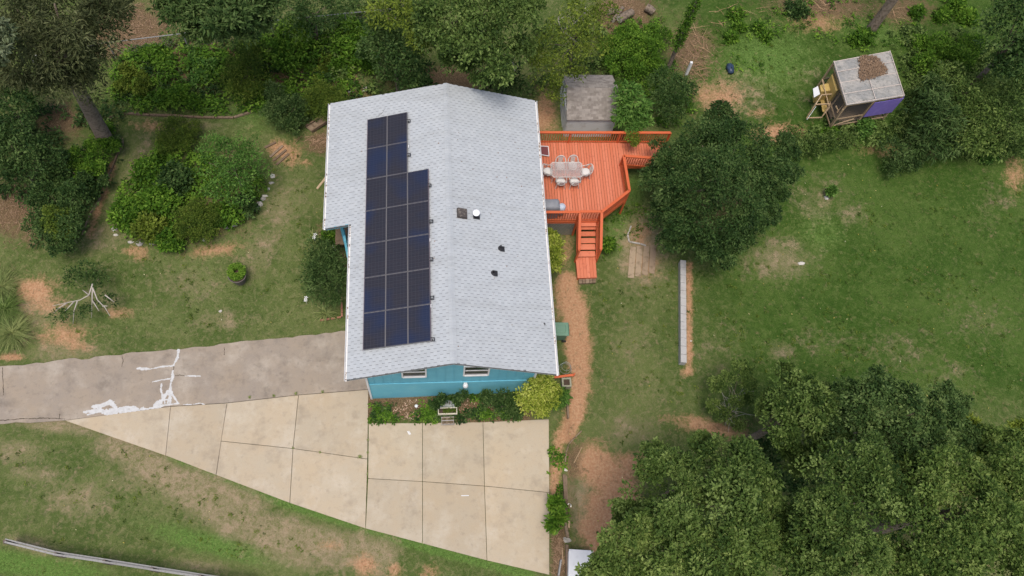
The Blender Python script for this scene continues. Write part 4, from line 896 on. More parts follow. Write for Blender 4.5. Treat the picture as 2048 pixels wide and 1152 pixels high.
def trunk(parent, base, lobes, r, lim=6, mt=None):
    b = Vector([float(a) for a in base]); cx = np.average([l[0] for l in lobes], weights=[l[3] for l in lobes]); cy = np.average([l[1] for l in lobes], weights=[l[3] for l in lobes]); cz = max(b.z + .5, np.mean([l[2] for l in lobes]))
    top = Vector((b.x * .35 + cx * .65, b.y * .35 + cy * .65, cz)); m = MB(); mid = b.lerp(top, .5) + Vector((random.uniform(-.15, .15), random.uniform(-.15, .15), 0)) * min(1, r * 4)
    m.tube([b - Vector((0, 0, .2)), b + Vector((0, 0, .15)), mid, top], [r * 1.35, r, r * .75, r * .4], 9); m.build('trunk', mt or M['bark'], parent, smooth=True)
    for l in sorted(lobes, key=lambda q: -q[3])[:lim]:
        e = Vector((l[0], l[1], l[2] + l[3] * .3)); s0 = b.lerp(top, random.uniform(.5, .95)); mm = (s0 + e) / 2 + Vector((0, 0, random.uniform(-.3, .2)))
        m = MB(); m.tube([s0, mm, e], [r * .38, r * .22, r * .06 + .01], 6); m.build('limb', mt or M['bark'], parent, smooth=True)
def tree(name, label, cat, lobes_px, kind, r=.12, base=None, group=None, lim=5, **k):
    L = lob(*lobes_px); b = base if base is not None else (np.mean([l[0] for l in L]), np.mean([l[1] for l in L]))
    z = float(G(b[0], b[1])); o = empty(name, label, cat, (0, 0, 0), group=group)
    crown('crown', L, LM[kind], o, seed=int(lobes_px[0][0] * 7 + lobes_px[0][1]), **k); trunk(o, (b[0], b[1], z), L, r, lim); return o
SH = dict(leaf=.10, clump=.24, per=26, dens=.8, sub=3, asp=.6)
# ---- upper left
tb0 = at(208, 274, 1.5)
tree('tall_tree', 'tallest grey-green tree at the upper left, its thick trunk showing below the crown', 'tree', [(40, 30, 85, 10), (120, 25, 85, 11), (190, 50, 62, 10), (60, 115, 75, 9.5), (135, 110, 75, 10), (190, 105, 48, 9), (105, 160, 52, 8.5), (165, 160, 40, 8), (215, 10, 45, 9), (20, 150, 40, 9)], 'willow', .42, tb0, leaf=.18, asp=.28, clump=.6, per=60, dens=.7, droop=.3, lim=8, sub=3)
tree('pale_leaved_tree', 'pale silvery tree tip at the left edge above the tall tree', 'tree', [(-8, 90, 30, 12), (2, 60, 18, 12.4), (0, 118, 16, 11.6)], 'pale', .15, tuple(on(-20, 215)[:2]), leaf=.17, asp=.4, clump=.5)
tree('broadleaf_shrub', 'dark broad-leaved shrub at the left edge below the tall tree', 'shrub', [(20, 210, 60, 2.6), (-20, 260, 50, 2.6), (60, 180, 36, 2.2)], 'deep', .07, leaf=.15, clump=.36)
tree('broadleaf_shrub', 'dark shrub at the left edge, the lower one beside the brown litter', 'shrub', [(30, 300, 58, 2.3), (-10, 340, 50, 2.3), (85, 325, 42, 1.9), (40, 350, 34, 1.7)], 'deep', .07, leaf=.14, clump=.34)
tree('round_bush', 'large rounded dark bush beside the timber edged grass path', 'shrub', [(108, 398, 38, 1.5), (150, 402, 34, 1.5), (96, 440, 34, 1.3), (140, 445, 38, 1.6), (116, 480, 32, 1.1), (165, 372, 24, 1.1)], 'deep', .06, **SH)
tree('yellow_green_bush', 'yellow-green bush growing in the middle of the dark round bush', 'shrub', [(118, 438, 26, 1.9), (128, 462, 20, 1.6)], 'olive', .04, **SH)
tree('path_side_shrub', 'bright leafy shrub between the tall trunk and the grass path', 'shrub', [(200, 305, 26, .8), (222, 288, 18, .7), (185, 345, 30, .9), (160, 320, 22, .8), (215, 262, 16, .5)], 'bright', .04, **SH)
tree('path_side_shrub', 'green shrub at the grass path between trunk and round bush', 'shrub', [(200, 362, 22, .7), (176, 378, 22, .7), (120, 358, 28, .9), (135, 330, 24, .8)], 'deep', .04, **SH)
tree('overhanging_tree', 'deep green leafy tree at the top edge left of the thicket', 'tree', [(375, 18, 50, 7.5), (430, 28, 50, 8), (490, 12, 62, 8), (545, 8, 38, 7.6), (470, 55, 36, 7.4), (400, 62, 24, 7), (430, -10, 60, 8), (515, 45, 26, 7)], 'blue', .25, (on(470, 40)[0], on(470, 40)[1] + 2.5), leaf=.20, asp=.42, clump=.55, per=50, dens=.7, sub=4)
tree('dark_cedar', 'dark dense evergreen at the top edge above the thicket', 'tree', [(640, 28, 45, 3.4), (600, 45, 32, 2.8), (675, 14, 36, 3.2), (575, 18, 30, 3.2)], 'deep', .12, leaf=.12, clump=.4, per=36)
tree('thicket_bush', 'rounded light green bush in the middle of the thicket', 'shrub', [(490, 138, 38, 1.7), (515, 165, 30, 1.4), (480, 180, 26, 1.2), (462, 160, 22, 1.1), (500, 105, 22, 1.3)], 'olive', .05, leaf=.10, clump=.26, per=30)
tree('thicket_bush', 'bright big-leaved bush near the top of the thicket', 'shrub', [(585, 72, 34, 1.9), (600, 98, 28, 1.7), (565, 100, 26, 1.5), (580, 128, 26, 1.2), (610, 60, 18, 1.6)], 'bright', .05, leaf=.16, clump=.3)
tree('thicket_bush', 'dark green spreading bush behind the timber edging', 'shrub', [(560, 205, 32, 1.2), (590, 222, 28, 1.1), (555, 238, 26, .9), (578, 248, 24, .7), (600, 240, 18, .7)], 'blue', .05, **SH)
tree('thicket_bush', 'yellowish bush at the left end of the rear bank', 'shrub', [(262, 150, 22, .7), (285, 170, 22, .7), (248, 180, 18, .6)], 'yellow', .03, **SH)
tree('thicket_bush', 'fresh green clump above the timber edging on the rear bank', 'shrub', [(335, 200, 20, .6), (360, 190, 22, .7), (385, 205, 18, .5)], 'bright', .03, **SH)
tree('thicket_bush', 'big-leaved bright clump in the upper left of the rear bank', 'shrub', [(290, 118, 20, .8), (315, 105, 18, .8), (330, 130, 18, .7)], 'bright', .03, leaf=.17, clump=.26, per=18)
tree('thicket_bush', 'pale green clump in the centre of the rear bank', 'shrub', [(395, 125, 18, .7), (418, 140, 20, .7), (400, 158, 16, .6)], 'sapl', .03, leaf=.17, clump=.26, per=18)
tree('thicket_bush', 'small yellow-green clump above the steps right of the bank', 'shrub', [(655, 130, 18, .7), (640, 145, 16, .6)], 'yellow', .03, leaf=.13, clump=.22, per=18)
tree('thicket_bush', 'bright sprawling weeds beside the fence rail behind the bank', 'shrub', [(640, 90, 20, .8), (660, 75, 18, .8), (625, 115, 16, .7)], 'bright', .03, leaf=.15, clump=.24, per=18)
tree('azalea', 'olive-green azalea behind the upper left roof corner', 'shrub', [(640, 192, 34, 1.1), (670, 200, 28, 1.1), (625, 215, 24, .9), (660, 222, 26, .9)], 'olive', .05, leaf=.075, clump=.2, per=34)
tree('azalea', 'olive azalea at the top of the island bed', 'shrub', [(348, 262, 30, .8), (370, 280, 26, .7), (340, 288, 24, .6), (385, 258, 18, .6)], 'olive', .05, leaf=.075, clump=.2, per=34)
tree('azalea', 'olive and yellowish azalea at the bottom of the island bed', 'shrub', [(385, 430, 30, .8), (410, 445, 30, .8), (375, 460, 26, .6), (405, 470, 22, .5), (430, 428, 18, .6)], 'olive', .05, leaf=.075, clump=.2, per=34)
tree('small_ornamental_tree', 'light green ornamental tree spreading over the island bed', 'tree', [(430, 300, 30, 2.4), (465, 300, 30, 2.5), (495, 325, 32, 2.4), (470, 345, 32, 2.5), (420, 330, 28, 2.2), (510, 355, 26, 1.9), (440, 375, 26, 1.8), (480, 385, 26, 1.6), (500, 300, 20, 2.2)], 'sapl', .07, leaf=.12, asp=.42, clump=.3, per=24, dens=.85)
for i, (px, py, r, h, kd, lb) in enumerate([(300, 345, 24, .5, 'bright', 'leafy bright plant at the upper left of the island bed'), (262, 425, 26, .5, 'bright', 'big-leaved plant at the left tip of the island bed'), (320, 400, 30, .6, 'bright', 'broad bright plant in the middle of the island bed'), (350, 360, 26, .6, 'deep', 'dark leafy plant inside the island bed'),
                                          (300, 455, 26, .4, 'yellow', 'yellow-green plant at the lower left of the island bed'), (340, 480, 20, .3, 'bright', 'low plant over the lower rocks of the island bed'), (455, 425, 22, .4, 'bright', 'small plant beside the pale rocks of the island bed'), (490, 410, 18, .4, 'deep', 'dark low plant beside the right rocks')]):
    tree('bed_plant', lb, 'plant', [(px, py, r, h), (px + r * .6, py + r * .5, r * .7, h * .8), (px - r * .6, py + r * .3, r * .7, h * .8)], kd, .02, lim=2, leaf=.16, asp=.6, clump=.22, per=16, dens=1.2)
# ---- behind the house
tree('thicket_bush', 'bright vine covered bush at the top edge left of the large crown', 'shrub', [(690, 95, 26, 1.3), (712, 110, 22, 1.2), (680, 130, 20, .9), (735, 125, 18, .8), (700, 60, 24, 1.2), (722, 78, 20, 1.1)], 'bright', .04, leaf=.17, asp=.6, clump=.26, per=18)
tree('shady_tree', 'dark green tree behind the roof, left of the large crown', 'tree', [(800, 60, 40, 4.2), (770, 95, 34, 3.6), (810, 110, 42, 3.8), (825, 150, 30, 3), (780, 135, 26, 2.8), (845, 175, 18, 2.4), (760, 60, 28, 3.6), (740, 100, 22, 2.6)], 'deep', .12, leaf=.17, clump=.45, per=30)
tree('yellowish_tree', 'yellow-green tree at the top between the bush and the large crown', 'tree', [(790, 20, 42, 6), (830, 35, 38, 6.2), (760, 30, 30, 5.4), (845, 85, 24, 5.2)], 'yellow', .12, (on(800, 60)[0], on(800, 60)[1] + 1), leaf=.16, clump=.5, per=28)
tree('large_leafy_tree', 'largest leafy tree crown behind the ridge of the house', 'tree', [(900, 38, 66, 8), (960, 25, 72, 8.6), (1010, 55, 58, 8.4), (930, 98, 58, 7.6), (990, 115, 54, 7.6), (1035, 15, 40, 8), (870, 70, 44, 7), (955, 138, 30, 6.2), (1000, 146, 24, 5.4), (900, 122, 26, 6), (1040, 100, 24, 6.6)], 'oak', .3, (on(960, 130)[0], on(960, 130)[1] + 1.0), leaf=.14, asp=.6, clump=.5, per=50, dens=.65, lim=8, sub=4)
tree('under_tree', 'dark leafy shrub below the large crown beside the roof corner', 'shrub', [(1000, 172, 26, 2), (1030, 168, 22, 2.1), (975, 160, 20, 1.8), (1020, 145, 24, 2.6)], 'deep', .05, leaf=.14, clump=.32)
tree('feathery_tree', 'yellowish feathery tree with bare pale twigs behind the shed', 'tree', [(1100, 95, 36, 5), (1140, 60, 40, 5.6), (1180, 55, 36, 5.6), (1185, 95, 34, 5), (1140, 125, 36, 4.4), (1095, 150, 28, 3.8), (1165, 20, 36, 6), (1210, 30, 26, 5.6), (1110, 190, 20, 2.6), (1075, 115, 20, 4)], 'yellow', .12, (on(1140, 150)[0], on(1140, 150)[1] + .5), leaf=.13, clump=.42, per=26, dens=.85, lim=7)
def dead(name, label, paths, parent=None, cat='branches', mt=None, r=.03):
    o = empty(name, label, cat) if parent is None else parent
    for P_ in paths:
        m = MB(); pts = [at(x, y, z) for x, y, z in P_]; n = len(pts); m.tube(pts, [r * (1 - .65 * k / (n - 1)) for k in range(n)], 5); m.build('branch', mt or M['paleb'], o, smooth=True)
    return o
dead('bare_branch', 'bare pale branches sticking out of the yellowish tree', [[(1160, 90, 5.5), (1125, 62, 6.3), (1116, 40, 6.8), (1140, 28, 7)], [(1125, 62, 6.3), (1150, 45, 6.9), (1176, 20, 7.2)], [(1116, 40, 6.8), (1122, 25, 7)], [(1150, 45, 6.9), (1140, 33, 7.1), (1130, 36, 7.1)], [(1165, 40, 7), (1172, 10, 7.4)]], r=.045)
dead('bare_branch', 'bare pale branch below the large crown', [[(1005, 105, 6.8), (1025, 125, 6.6), (1035, 135, 6.6)], [(1025, 125, 6.6), (1030, 142, 6.5)]], r=.03)
tree('vine_mound', 'bright green mound of vines beside the shed roof', 'shrub', [(1245, 95, 38, 1.0), (1285, 110, 38, 1.0), (1235, 130, 30, .8), (1300, 75, 30, .9), (1270, 145, 26, .8), (1215, 100, 24, .8), (1310, 135, 22, .8), (1255, 70, 26, .8)], 'bright', .03, leaf=.12, clump=.28, per=30, dens=.9, sub=3)
tree('compound_leaf_sapling', 'light green sapling with long leaves right of the shed', 'tree', [(1255, 190, 22, 3), (1272, 215, 24, 3), (1250, 232, 20, 2.6), (1280, 240, 16, 2.5), (1262, 250, 16, 2.4), (1246, 205, 14, 2.8)], 'sapl', .05, leaf=.24, asp=.34, clump=.36, per=22, dens=.9)
tree('deck_side_sprig', 'small yellow-green shoot poking through the rear deck railing', 'plant', [(1264, 276, 10, 2.6), (1268, 284, 7, 2.4)], 'yellow', .015, lim=1, leaf=.11, clump=.16, per=14)
tree('deck_side_sprig', 'leafy shoot hanging over the deck walkway beside the step treads', 'plant', [(1318, 292, 12, 2.9), (1332, 296, 12, 2.8), (1305, 290, 8, 2.8)], 'deep', .015, lim=1, leaf=.10, clump=.18, per=16)
tree('dark_shrub', 'dark shrub at the foot of the ivy covered pole', 'shrub', [(1335, 165, 34, 2), (1350, 190, 32, 2.2), (1325, 205, 28, 2), (1370, 180, 22, 1.7), (1345, 230, 22, 1.6)], 'deep', .05, leaf=.11, clump=.28, per=28)
# ivy covered pole
pb = on(1330, 150); iv = empty('ivy_pole', 'tall bare pole wrapped in ivy at the top right of the vine mound', 'pole'); ptop = at(1331, -20, 6.2); ptop = np.array([pb[0] + .15, pb[1] + .1, 7.2])
m = MB(); m.tube([pb - [0, 0, .2], ptop], [.13, .10], 8); m.build('pole', M['bark'], iv)
iv_l = []
for k in range(9):
    t = .42 + k * .07; q = pb + (ptop - pb) * t; iv_l.append((q[0], q[1], q[2], .26 - .008 * k))
crown('ivy', iv_l, LM['bright'], iv, leaf=.10, clump=.14, per=16, dens=1.4, seed=5)
# ---- dark drooping tree right of the deck
tree('dark_drooping_tree', 'big dark drooping tree between the deck and the back lawn', 'tree', [(1440, 262, 40, 4), (1400, 300, 52, 4.6), (1470, 290, 52, 5), (1525, 325, 44, 4.2), (1350, 325, 38, 3.8), (1335, 385, 40, 3.6), (1385, 370, 60, 5.2), (1440, 350, 62, 6), (1480, 380, 56, 5), (1400, 435, 56, 4.4), (1455, 440, 50, 4.2), (1350, 440, 38, 3.4), (1500, 440, 30, 3.2), (1420, 490, 34, 3), (1480, 480, 26, 2.8), (1540, 375, 28, 3.2), (1375, 480, 26, 2.8), (1565, 300, 30, 3), (1560, 345, 30, 3), (1310, 350, 26, 3), (1320, 430, 26, 2.8), (1440, 235, 28, 3.4), (1340, 480, 24, 2.6), (1450, 515, 24, 2.6), (1530, 420, 26, 3)], 'deep', .2, tuple(on(1430, 400)[:2]), leaf=.13, asp=.45, clump=.48, per=54, dens=.58, droop=.5, lim=10, sub=5)
tree('hedge_shrub', 'low shrub row between the drooping tree and the coop', 'shrub', [(1590, 295, 22, .7), (1625, 292, 20, .6), (1655, 285, 20, .6), (1580, 270, 16, .6), (1690, 278, 16, .5)], 'oak', .03, leaf=.12, clump=.22)
# ---- right side
tree('long_leaf_shrub', 'blue-green shrub with long drooping leaves right of the coop', 'shrub', [(1866, 212, 30, 2.6), (1892, 240, 32, 2.6), (1856, 258, 28, 2.0), (1880, 288, 28, 1.7), (1838, 290, 20, 1.2), (1908, 272, 24, 1.8), (1872, 178, 22, 2.2)], 'blue', .06, leaf=.26, asp=.28, clump=.44, per=34, droop=.4)
tree('yellow_flecked_shrub', 'yellow flecked shrub at the right behind the long-leaved one', 'shrub', [(1925, 200, 42, 2.4), (1960, 235, 42, 2.4), (1930, 270, 36, 2), (1900, 160, 34, 2), (1970, 290, 30, 1.6), (1960, 180, 30, 2.2)], 'oaklight', .06, leaf=.14, clump=.34, per=26)
tree('edge_shrub', 'dark leafy shrub at the right edge above the brown soil', 'shrub', [(2015, 225, 44, 2.4), (2040, 270, 40, 2.2), (2005, 285, 28, 1.5), (2040, 180, 34, 2.4)], 'oak', .06, leaf=.15, clump=.36)
tree('corner_tree', 'dark tree in the upper right corner', 'tree', [(2030, 60, 55, 6), (2070, 110, 60, 6), (1995, 90, 34, 5), (2040, 10, 50, 6.4), (2010, 130, 30, 4.4)], 'deep', .2, leaf=.19, clump=.5, per=36)
tree('edge_shrub', 'bright green undergrowth bush left of the upper right corner tree', 'shrub', [(1880, 100, 30, .9), (1915, 120, 28, .9), (1850, 130, 26, .8), (1940, 90, 24, .9), (1840, 90, 20, .6)], 'bright', .04, leaf=.13, clump=.26)
tree('lawn_edge_shrub', 'leafy branch spreading onto the lawn below the long-leaved shrub', 'shrub', [(1790, 305, 22, 1.1), (1810, 325, 18, .9), (1780, 335, 14, .7), (1830, 320, 14, .8)], 'blue', .03, leaf=.18, asp=.3, clump=.3)
WL = ['single weed beside the brown stalks', 'weed with broad leaves left of the bare ground', 'second weed from the stalk pile', 'small weed above the coop', 'bushy weed directly above the coop roof', 'tall weed near the upper right fence of shrubs', 'light green weed at the top right edge', 'weed between the trunk and the right trees', 'weed on the lawn edge at the far right', 'weed on the back lawn', 'weed at the foot of the coop frame', 'weed before the purple wall', 'small weed behind the blue bag', 'pale weed right of the upper right trunk', 'dark weed near the top edge right of the straw', 'weed left of the retaining timbers', 'tall weed beside the lower retaining timbers', 'leafy weed beside the orange board', 'bright weed under the front steps']
for i, (px, py, r, kd) in enumerate([(1475, 62, 13, 'bright'), (1460, 80, 12, 'bright'), (1512, 60, 11, 'bright'), (1530, 76, 10, 'bright'), (1718, 82, 22, 'bright'), (1905, 20, 22, 'bright'), (1930, 40, 20, 'bright'), (1880, 38, 16, 'bright'), (1975, 310, 16, 'sapl'), (1662, 383, 5, 'sapl'), (1655, 272, 14, 'bright'), (1725, 258, 16, 'sapl'), (1470, 35, 14, 'bright'), (1830, 30, 14, 'bright'), (1590, 25, 20, 'deep'), (1112, 1010, 12, 'bright'), (1112, 1042, 14, 'bright'), (1120, 800, 15, 'sapl'), (1215, 490, 10, 'bright')]):
    tree('weed', WL[i], 'plant', [(px, py, r, .35), (px + r * .5, py - r * .4, r * .6, .45), (px - r * .5, py + r * .3, r * .6, .3)], kd, .012, lim=1, group=None, leaf=.20, asp=.42, clump=.2, per=14, flat=.9)
# ---- lower right trees
P0 = dict(leaf=.122, asp=.62, clump=.48, per=64, dens=.56, lim=6, sub=5)
tree('oak_tree', 'oak crown standing apart at the left top of the lower right grove', 'tree', [(1575, 790, 46, 6.6), (1610, 825, 48, 7), (1560, 850, 42, 6.4), (1605, 870, 40, 6.2), (1570, 745, 16, 5), (1625, 780, 24, 6), (1540, 810, 26, 5.6), (1590, 915, 34, 5.4)], 'oak', .2, **P0)
tree('oak_tree', 'wide oak crown along the upper edge of the lower right grove', 'tree', [(1700, 825, 54, 7.4), (1760, 810, 56, 8), (1820, 830, 54, 8), (1870, 845, 52, 7.6), (1740, 880, 50, 7.4), (1800, 890, 52, 7.8), (1900, 800, 26, 6.6), (1920, 870, 34, 7), (1660, 850, 34, 6.8), (1780, 780, 24, 7)], 'oakdark', .24, **P0)
tree('oak_tree', 'left-hand oak crown of the grove beside the bare clay', 'tree', [(1400, 935, 56, 7.4), (1340, 955, 54, 7), (1455, 945, 56, 8), (1500, 930, 44, 7.4), (1290, 1010, 46, 6.4), (1355, 1025, 64, 8), (1440, 1020, 70, 8.6), (1250, 1030, 26, 5.6), (1400, 890, 22, 6.4), (1320, 915, 28, 6), (1510, 980, 40, 7.6)], 'oak', .28, **P0)
tree('oak_tree', 'oak crown filling the bottom edge right of the white sheet', 'tree', [(1240, 1110, 52, 7), (1300, 1090, 56, 7.4), (1360, 1120, 64, 8), (1430, 1120, 64, 8.6), (1200, 1140, 34, 6.4), (1500, 1090, 56, 8.2), (1560, 1120, 60, 8), (1480, 1160, 50, 8), (1185, 1165, 30, 6), (1280, 1160, 50, 7)], 'oaklight', .28, (on(1380, 1150)[0], on(1380, 1150)[1]), **P0)
tree('oak_tree', 'central oak crown of the lower right grove', 'tree', [(1660, 960, 60, 8.8), (1720, 940, 56, 9), (1700, 1010, 64, 9.4), (1640, 1060, 58, 9), (1600, 1030, 34, 8), (1760, 990, 56, 9), (1700, 1090, 64, 9.2), (1620, 1120, 50, 8.6), (1560, 1060, 34, 7.4), (1660, 1150, 50, 8.8)], 'oak', .32, **P0)
tree('oak_tree', 'right-hand oak crown of the lower right grove', 'tree', [(1860, 960, 60, 9), (1920, 980, 60, 9), (1990, 940, 56, 8), (2040, 980, 56, 8), (1970, 1040, 64, 9.4), (1890, 1060, 62, 9.4), (1820, 1080, 56, 9), (2040, 1070, 60, 8.8), (1940, 1120, 62, 9), (1840, 1140, 50, 8.8), (2020, 1140, 56, 8.6), (1980, 890, 34, 7), (1830, 930, 34, 8), (1760, 1130, 44, 8.6), (2060, 900, 40, 7.4), (1790, 950, 26, 8)], 'oaklight', .32, **P0)
tree('yellow_tipped_tree', 'small yellow-green tree peeping out at the right of the grove', 'tree', [(1945, 865, 22, 5), (1960, 885, 20, 5), (1930, 845, 14, 4.8), (2035, 860, 14, 4.6), (2010, 880, 18, 4.8)], 'yellow', .08, leaf=.17, clump=.4)
tree('understorey_bush', 'dark undergrowth beneath the lower right grove', 'shrub', [(1600, 990, 40, 1.5), (1800, 1010, 50, 1.5), (1540, 900, 24, 1.2), (1650, 900, 34, 1.2), (1480, 1080, 50, 1.5), (1560, 980, 40, 1.5), (1840, 1000, 50, 1.5), (1950, 920, 40, 1.5), (1750, 1060, 50, 1.5), (1380, 1080, 50, 1.5), (1900, 1100, 50, 1.5)], 'deep', .05, leaf=.20, clump=.5, per=20)
tree('sparse_tree', 'sparse half bare small tree left of the grove', 'tree', [(1495, 745, 14, 2.6), (1480, 735, 14, 2.6), (1500, 770, 14, 2.4), (1450, 760, 16, 2.4), (1470, 800, 14, 2), (1430, 770, 12, 2), (1445, 830, 14, 1.2), (1475, 850, 14, .9), (1500, 800, 12, 2), (1425, 810, 10, 1.2)], 'oaklight', .05, tuple(on(1450, 850)[:2]), leaf=.09, asp=.5, clump=.28, per=34, dens=1.0)
sp0 = on(1450, 850); stw = empty('bare_twigs', 'bare grey twigs rising through the sparse small tree', 'branches')
for _ in range(34):
    a = random.uniform(0, 6.28); r_ = random.uniform(.2, 1.3); s0_ = sp0 + np.array([random.uniform(-.3, .6), random.uniform(-.2, 1.2), random.uniform(.3, 1.6)]); q = s0_ + np.array([math.cos(a) * r_, math.sin(a) * r_ * .8 + .2, random.uniform(.1, .9)]); mid = s0_ * .5 + q * .5 + [random.uniform(-.12, .12), random.uniform(-.12, .12), .1]
    m = MB(); m.tube([s0_, mid, q], [.011, .008, .003], 4); m.build('branch', M['paleb'], stw)
# ---- beside the house
tree('butterfly_bush', 'blue-green bush beside the left eave of the house', 'shrub', [(640, 500, 26, 1.2), (665, 520, 28, 1.5), (645, 545, 30, 1.6), (672, 560, 24, 1.4), (625, 530, 20, 1), (640, 580, 22, 1.1), (665, 590, 18, .9), (628, 565, 18, .9)], 'blue', .05, leaf=.15, asp=.32, clump=.28, per=28)
tree('variegated_shrub', 'round yellow variegated shrub at the front right house corner', 'shrub', [(1062, 790, 22, 1.3), (1085, 775, 24, 1.6), (1095, 800, 22, 1.3), (1070, 812, 20, 1.0), (1050, 805, 16, .8), (1085, 820, 12, .8), (1075, 760, 14, 1.5), (1105, 785, 14, 1.2)], 'varieg', .05, leaf=.12, asp=.45, clump=.24, per=26, dens=1.3)
tree('variegated_shrub', 'pale yellow shrub against the right eave below the deck', 'shrub', [(1103, 485, 18, 1.3), (1108, 510, 18, 1.3), (1106, 530, 14, 1.1), (1100, 470, 10, 1.0), (1095, 505, 16, 1.3)], 'varieg', .05, leaf=.13, asp=.4, clump=.22, per=26, dens=1.3)
tree('foundation_plant', 'dark leafy plant against the front wall left of the yellow shrub', 'shrub', [(985, 800, 18, .5), (1010, 795, 16, .6), (1030, 808, 14, .4), (1005, 815, 18, .4), (970, 790, 10, .4), (1030, 825, 12, .3)], 'deep', .03, leaf=.10, clump=.2)
tree('foundation_plant', 'small bushy plant behind the planter stand', 'shrub', [(915, 800, 9, .4), (925, 792, 9, .5), (885, 800, 9, .3), (870, 808, 10, .3)], 'deep', .02, leaf=.09, clump=.16)
tree('flower_bed_shrub', 'leafy clump above the butterfly bush beside the porch', 'plant', [(672, 480, 10, .5), (655, 470, 10, .4), (680, 470, 8, .5)], 'bright', .02, leaf=.12, clump=.18)
# low leafy ground covers, each one uncountable
def cover(label, polys, kind, n, h=.22, leaf=.12, asp=.6, name='ground_cover', sd=1, thr=.35, cat='ground cover'):
    rs = np.random.default_rng(sd); Cs, Ds, Ns, Ls, Ts = [], [], [], [], []
    for pl in polys:
        w = [tuple(on(*q)[:2]) for q in pl]; xs = [q[0] for q in w]; ys = [q[1] for q in w]; A = (max(xs) - min(xs)) * (max(ys) - min(ys)); k = int(A * n / 5); x = rs.uniform(min(xs), max(xs), k); y = rs.uniform(min(ys), max(ys), k)
        nz = .6 * vnoise(x, y, .9, sd) + .4 * vnoise(x, y, .3, sd + 1); ok = inpoly(x + rs.normal(0, .15, k), y + rs.normal(0, .15, k), w) & (nz > thr) & ~paved(x, y); x, y, nz = x[ok], y[ok], nz[ok]; k = len(x)
        m_ = rs.integers(6, 15, k); idx = np.repeat(np.arange(k), m_); N = len(idx); a = rs.uniform(0, 6.283, N); sz = leaf * rs.uniform(.6, 1.5, k); rr = rs.random(N) * sz[idx] * 1.1
        zz = gz(x, y) + .02 + rs.random(k) * h * np.clip(nz - thr + .1, 0, .5) * 2.4; C = np.stack([x[idx] + np.cos(a) * rr, y[idx] + np.sin(a) * rr, zz[idx] + (.5 - rr / leaf * .35) * sz[idx] + rs.random(N) * sz[idx] * .5], -1)
        Cs.append(C); Ds.append(np.stack([np.cos(a), np.sin(a), rs.uniform(-.5, .35, N)], -1)); Ns.append(rs.normal(0, .3, (N, 3)) + [0, 0, 1]); Ls.append(sz[idx] * rs.uniform(.7, 1.2, N)); Ts.append(np.clip(rs.uniform(.05, .85, k)[idx] + rs.normal(0, .1, N), 0, 1))
    C, D, NN, L, t = [np.concatenate(q) for q in (Cs, Ds, Ns, Ls, Ts)]
    o = leaves(C, D, NN, L, L * asp, t, name, LM[kind]); tag(o, label, cat, kind='stuff')
cover('bright vines and weeds covering the rear left bank', [[(235, 110), (330, 100), (480, 85), (640, 80), (750, 110), (740, 175), (690, 215), (600, 225), (520, 225), (400, 228), (250, 222), (225, 190)]], 'bright', 130, .6, .16, sd=3, thr=.38)
cover('tangled brush along the top edge left of the house', [[(300, 85), (480, 70), (640, 40), (740, 0), (860, 0), (860, 180), (740, 200), (600, 120), (420, 110)], [(1060, 60), (1230, 40), (1230, 150), (1120, 150), (1060, 200)]], 'oak', 90, .8, .15, sd=51, thr=.40)
cover('darker leaves between the weeds of the rear bank', [[(230, 100), (420, 90), (640, 60), (760, 60), (730, 190), (640, 250), (520, 215), (240, 230)]], 'deep', 80, .4, .14, sd=7, thr=.40)
cover('ivy filling the island bed', [[(270, 330), (330, 290), (400, 300), (530, 360), (520, 400), (470, 440), (400, 485), (300, 490), (240, 460), (228, 440)]], 'bright', 150, .5, .14, sd=11, thr=.28)
cover('undergrowth at the foot of the tall tree', [[(0, 200), (120, 220), (240, 210), (245, 290), (200, 390), (160, 470), (80, 500), (60, 400), (0, 400)]], 'deep', 90, .5, .15, sd=13, thr=.40)
cover('vines growing over the ground right of the shed', [[(1215, 50), (1330, 40), (1360, 140), (1390, 220), (1330, 260), (1240, 255), (1225, 180)]], 'bright', 110, .4, .12, sd=17, thr=.36)
cover('thick weeds along the right edge around the coop', [[(1780, 60), (1900, 60), (2048, 100), (2048, 320), (1900, 320), (1820, 300), (1640, 290), (1590, 275), (1650, 250), (1800, 240), (1815, 180)]], 'oak', 130, .6, .15, sd=19, thr=.34)
cover('patchy weeds behind the coop', [[(1440, 20), (1600, 0), (1830, 0), (1850, 90), (1700, 95), (1560, 60), (1520, 160), (1450, 120)]], 'bright', 35, .25, .13, sd=23, thr=.52)
cover('low leafy plants in the front bed', [[(740, 820), (775, 812), (800, 845), (742, 846)], [(845, 815), (880, 800), (960, 790), (1040, 795), (1045, 838), (960, 842), (820, 845)]], 'bright', 620, .22, .09, sd=29, thr=.30)
cover('darker weeds among the front bed plants', [[(742, 815), (790, 808), (800, 845), (742, 846)], [(850, 812), (960, 788), (1040, 792), (1045, 838), (960, 842), (830, 845)]], 'deep', 420, .3, .10, sd=30, thr=.38)
cover('clover and broad weeds scattered in the lawns', [[(230, 880), (700, 1140), (60, 1150), (0, 900)], [(1190, 560), (2048, 330), (2048, 880), (1500, 740), (1240, 900)], [(250, 500), (600, 300), (690, 640), (300, 700), (90, 690)], [(1350, 60), (1650, 60), (1640, 300), (1580, 300), (1400, 220)]], 'olive', 30, .04, .055, sd=41, thr=.56)
cover('weeds spilling over the right concrete edge', [[(1102, 860), (1128, 890), (1128, 1060), (1100, 1060)]], 'bright', 150, .15, .11, sd=31, thr=.46)
cover('weedy clover around the steps and right of the deck', [[(1200, 440), (1250, 400), (1290, 350), (1310, 440), (1260, 480), (1205, 540)]], 'bright', 110, .1, .07, sd=37, thr=.45)
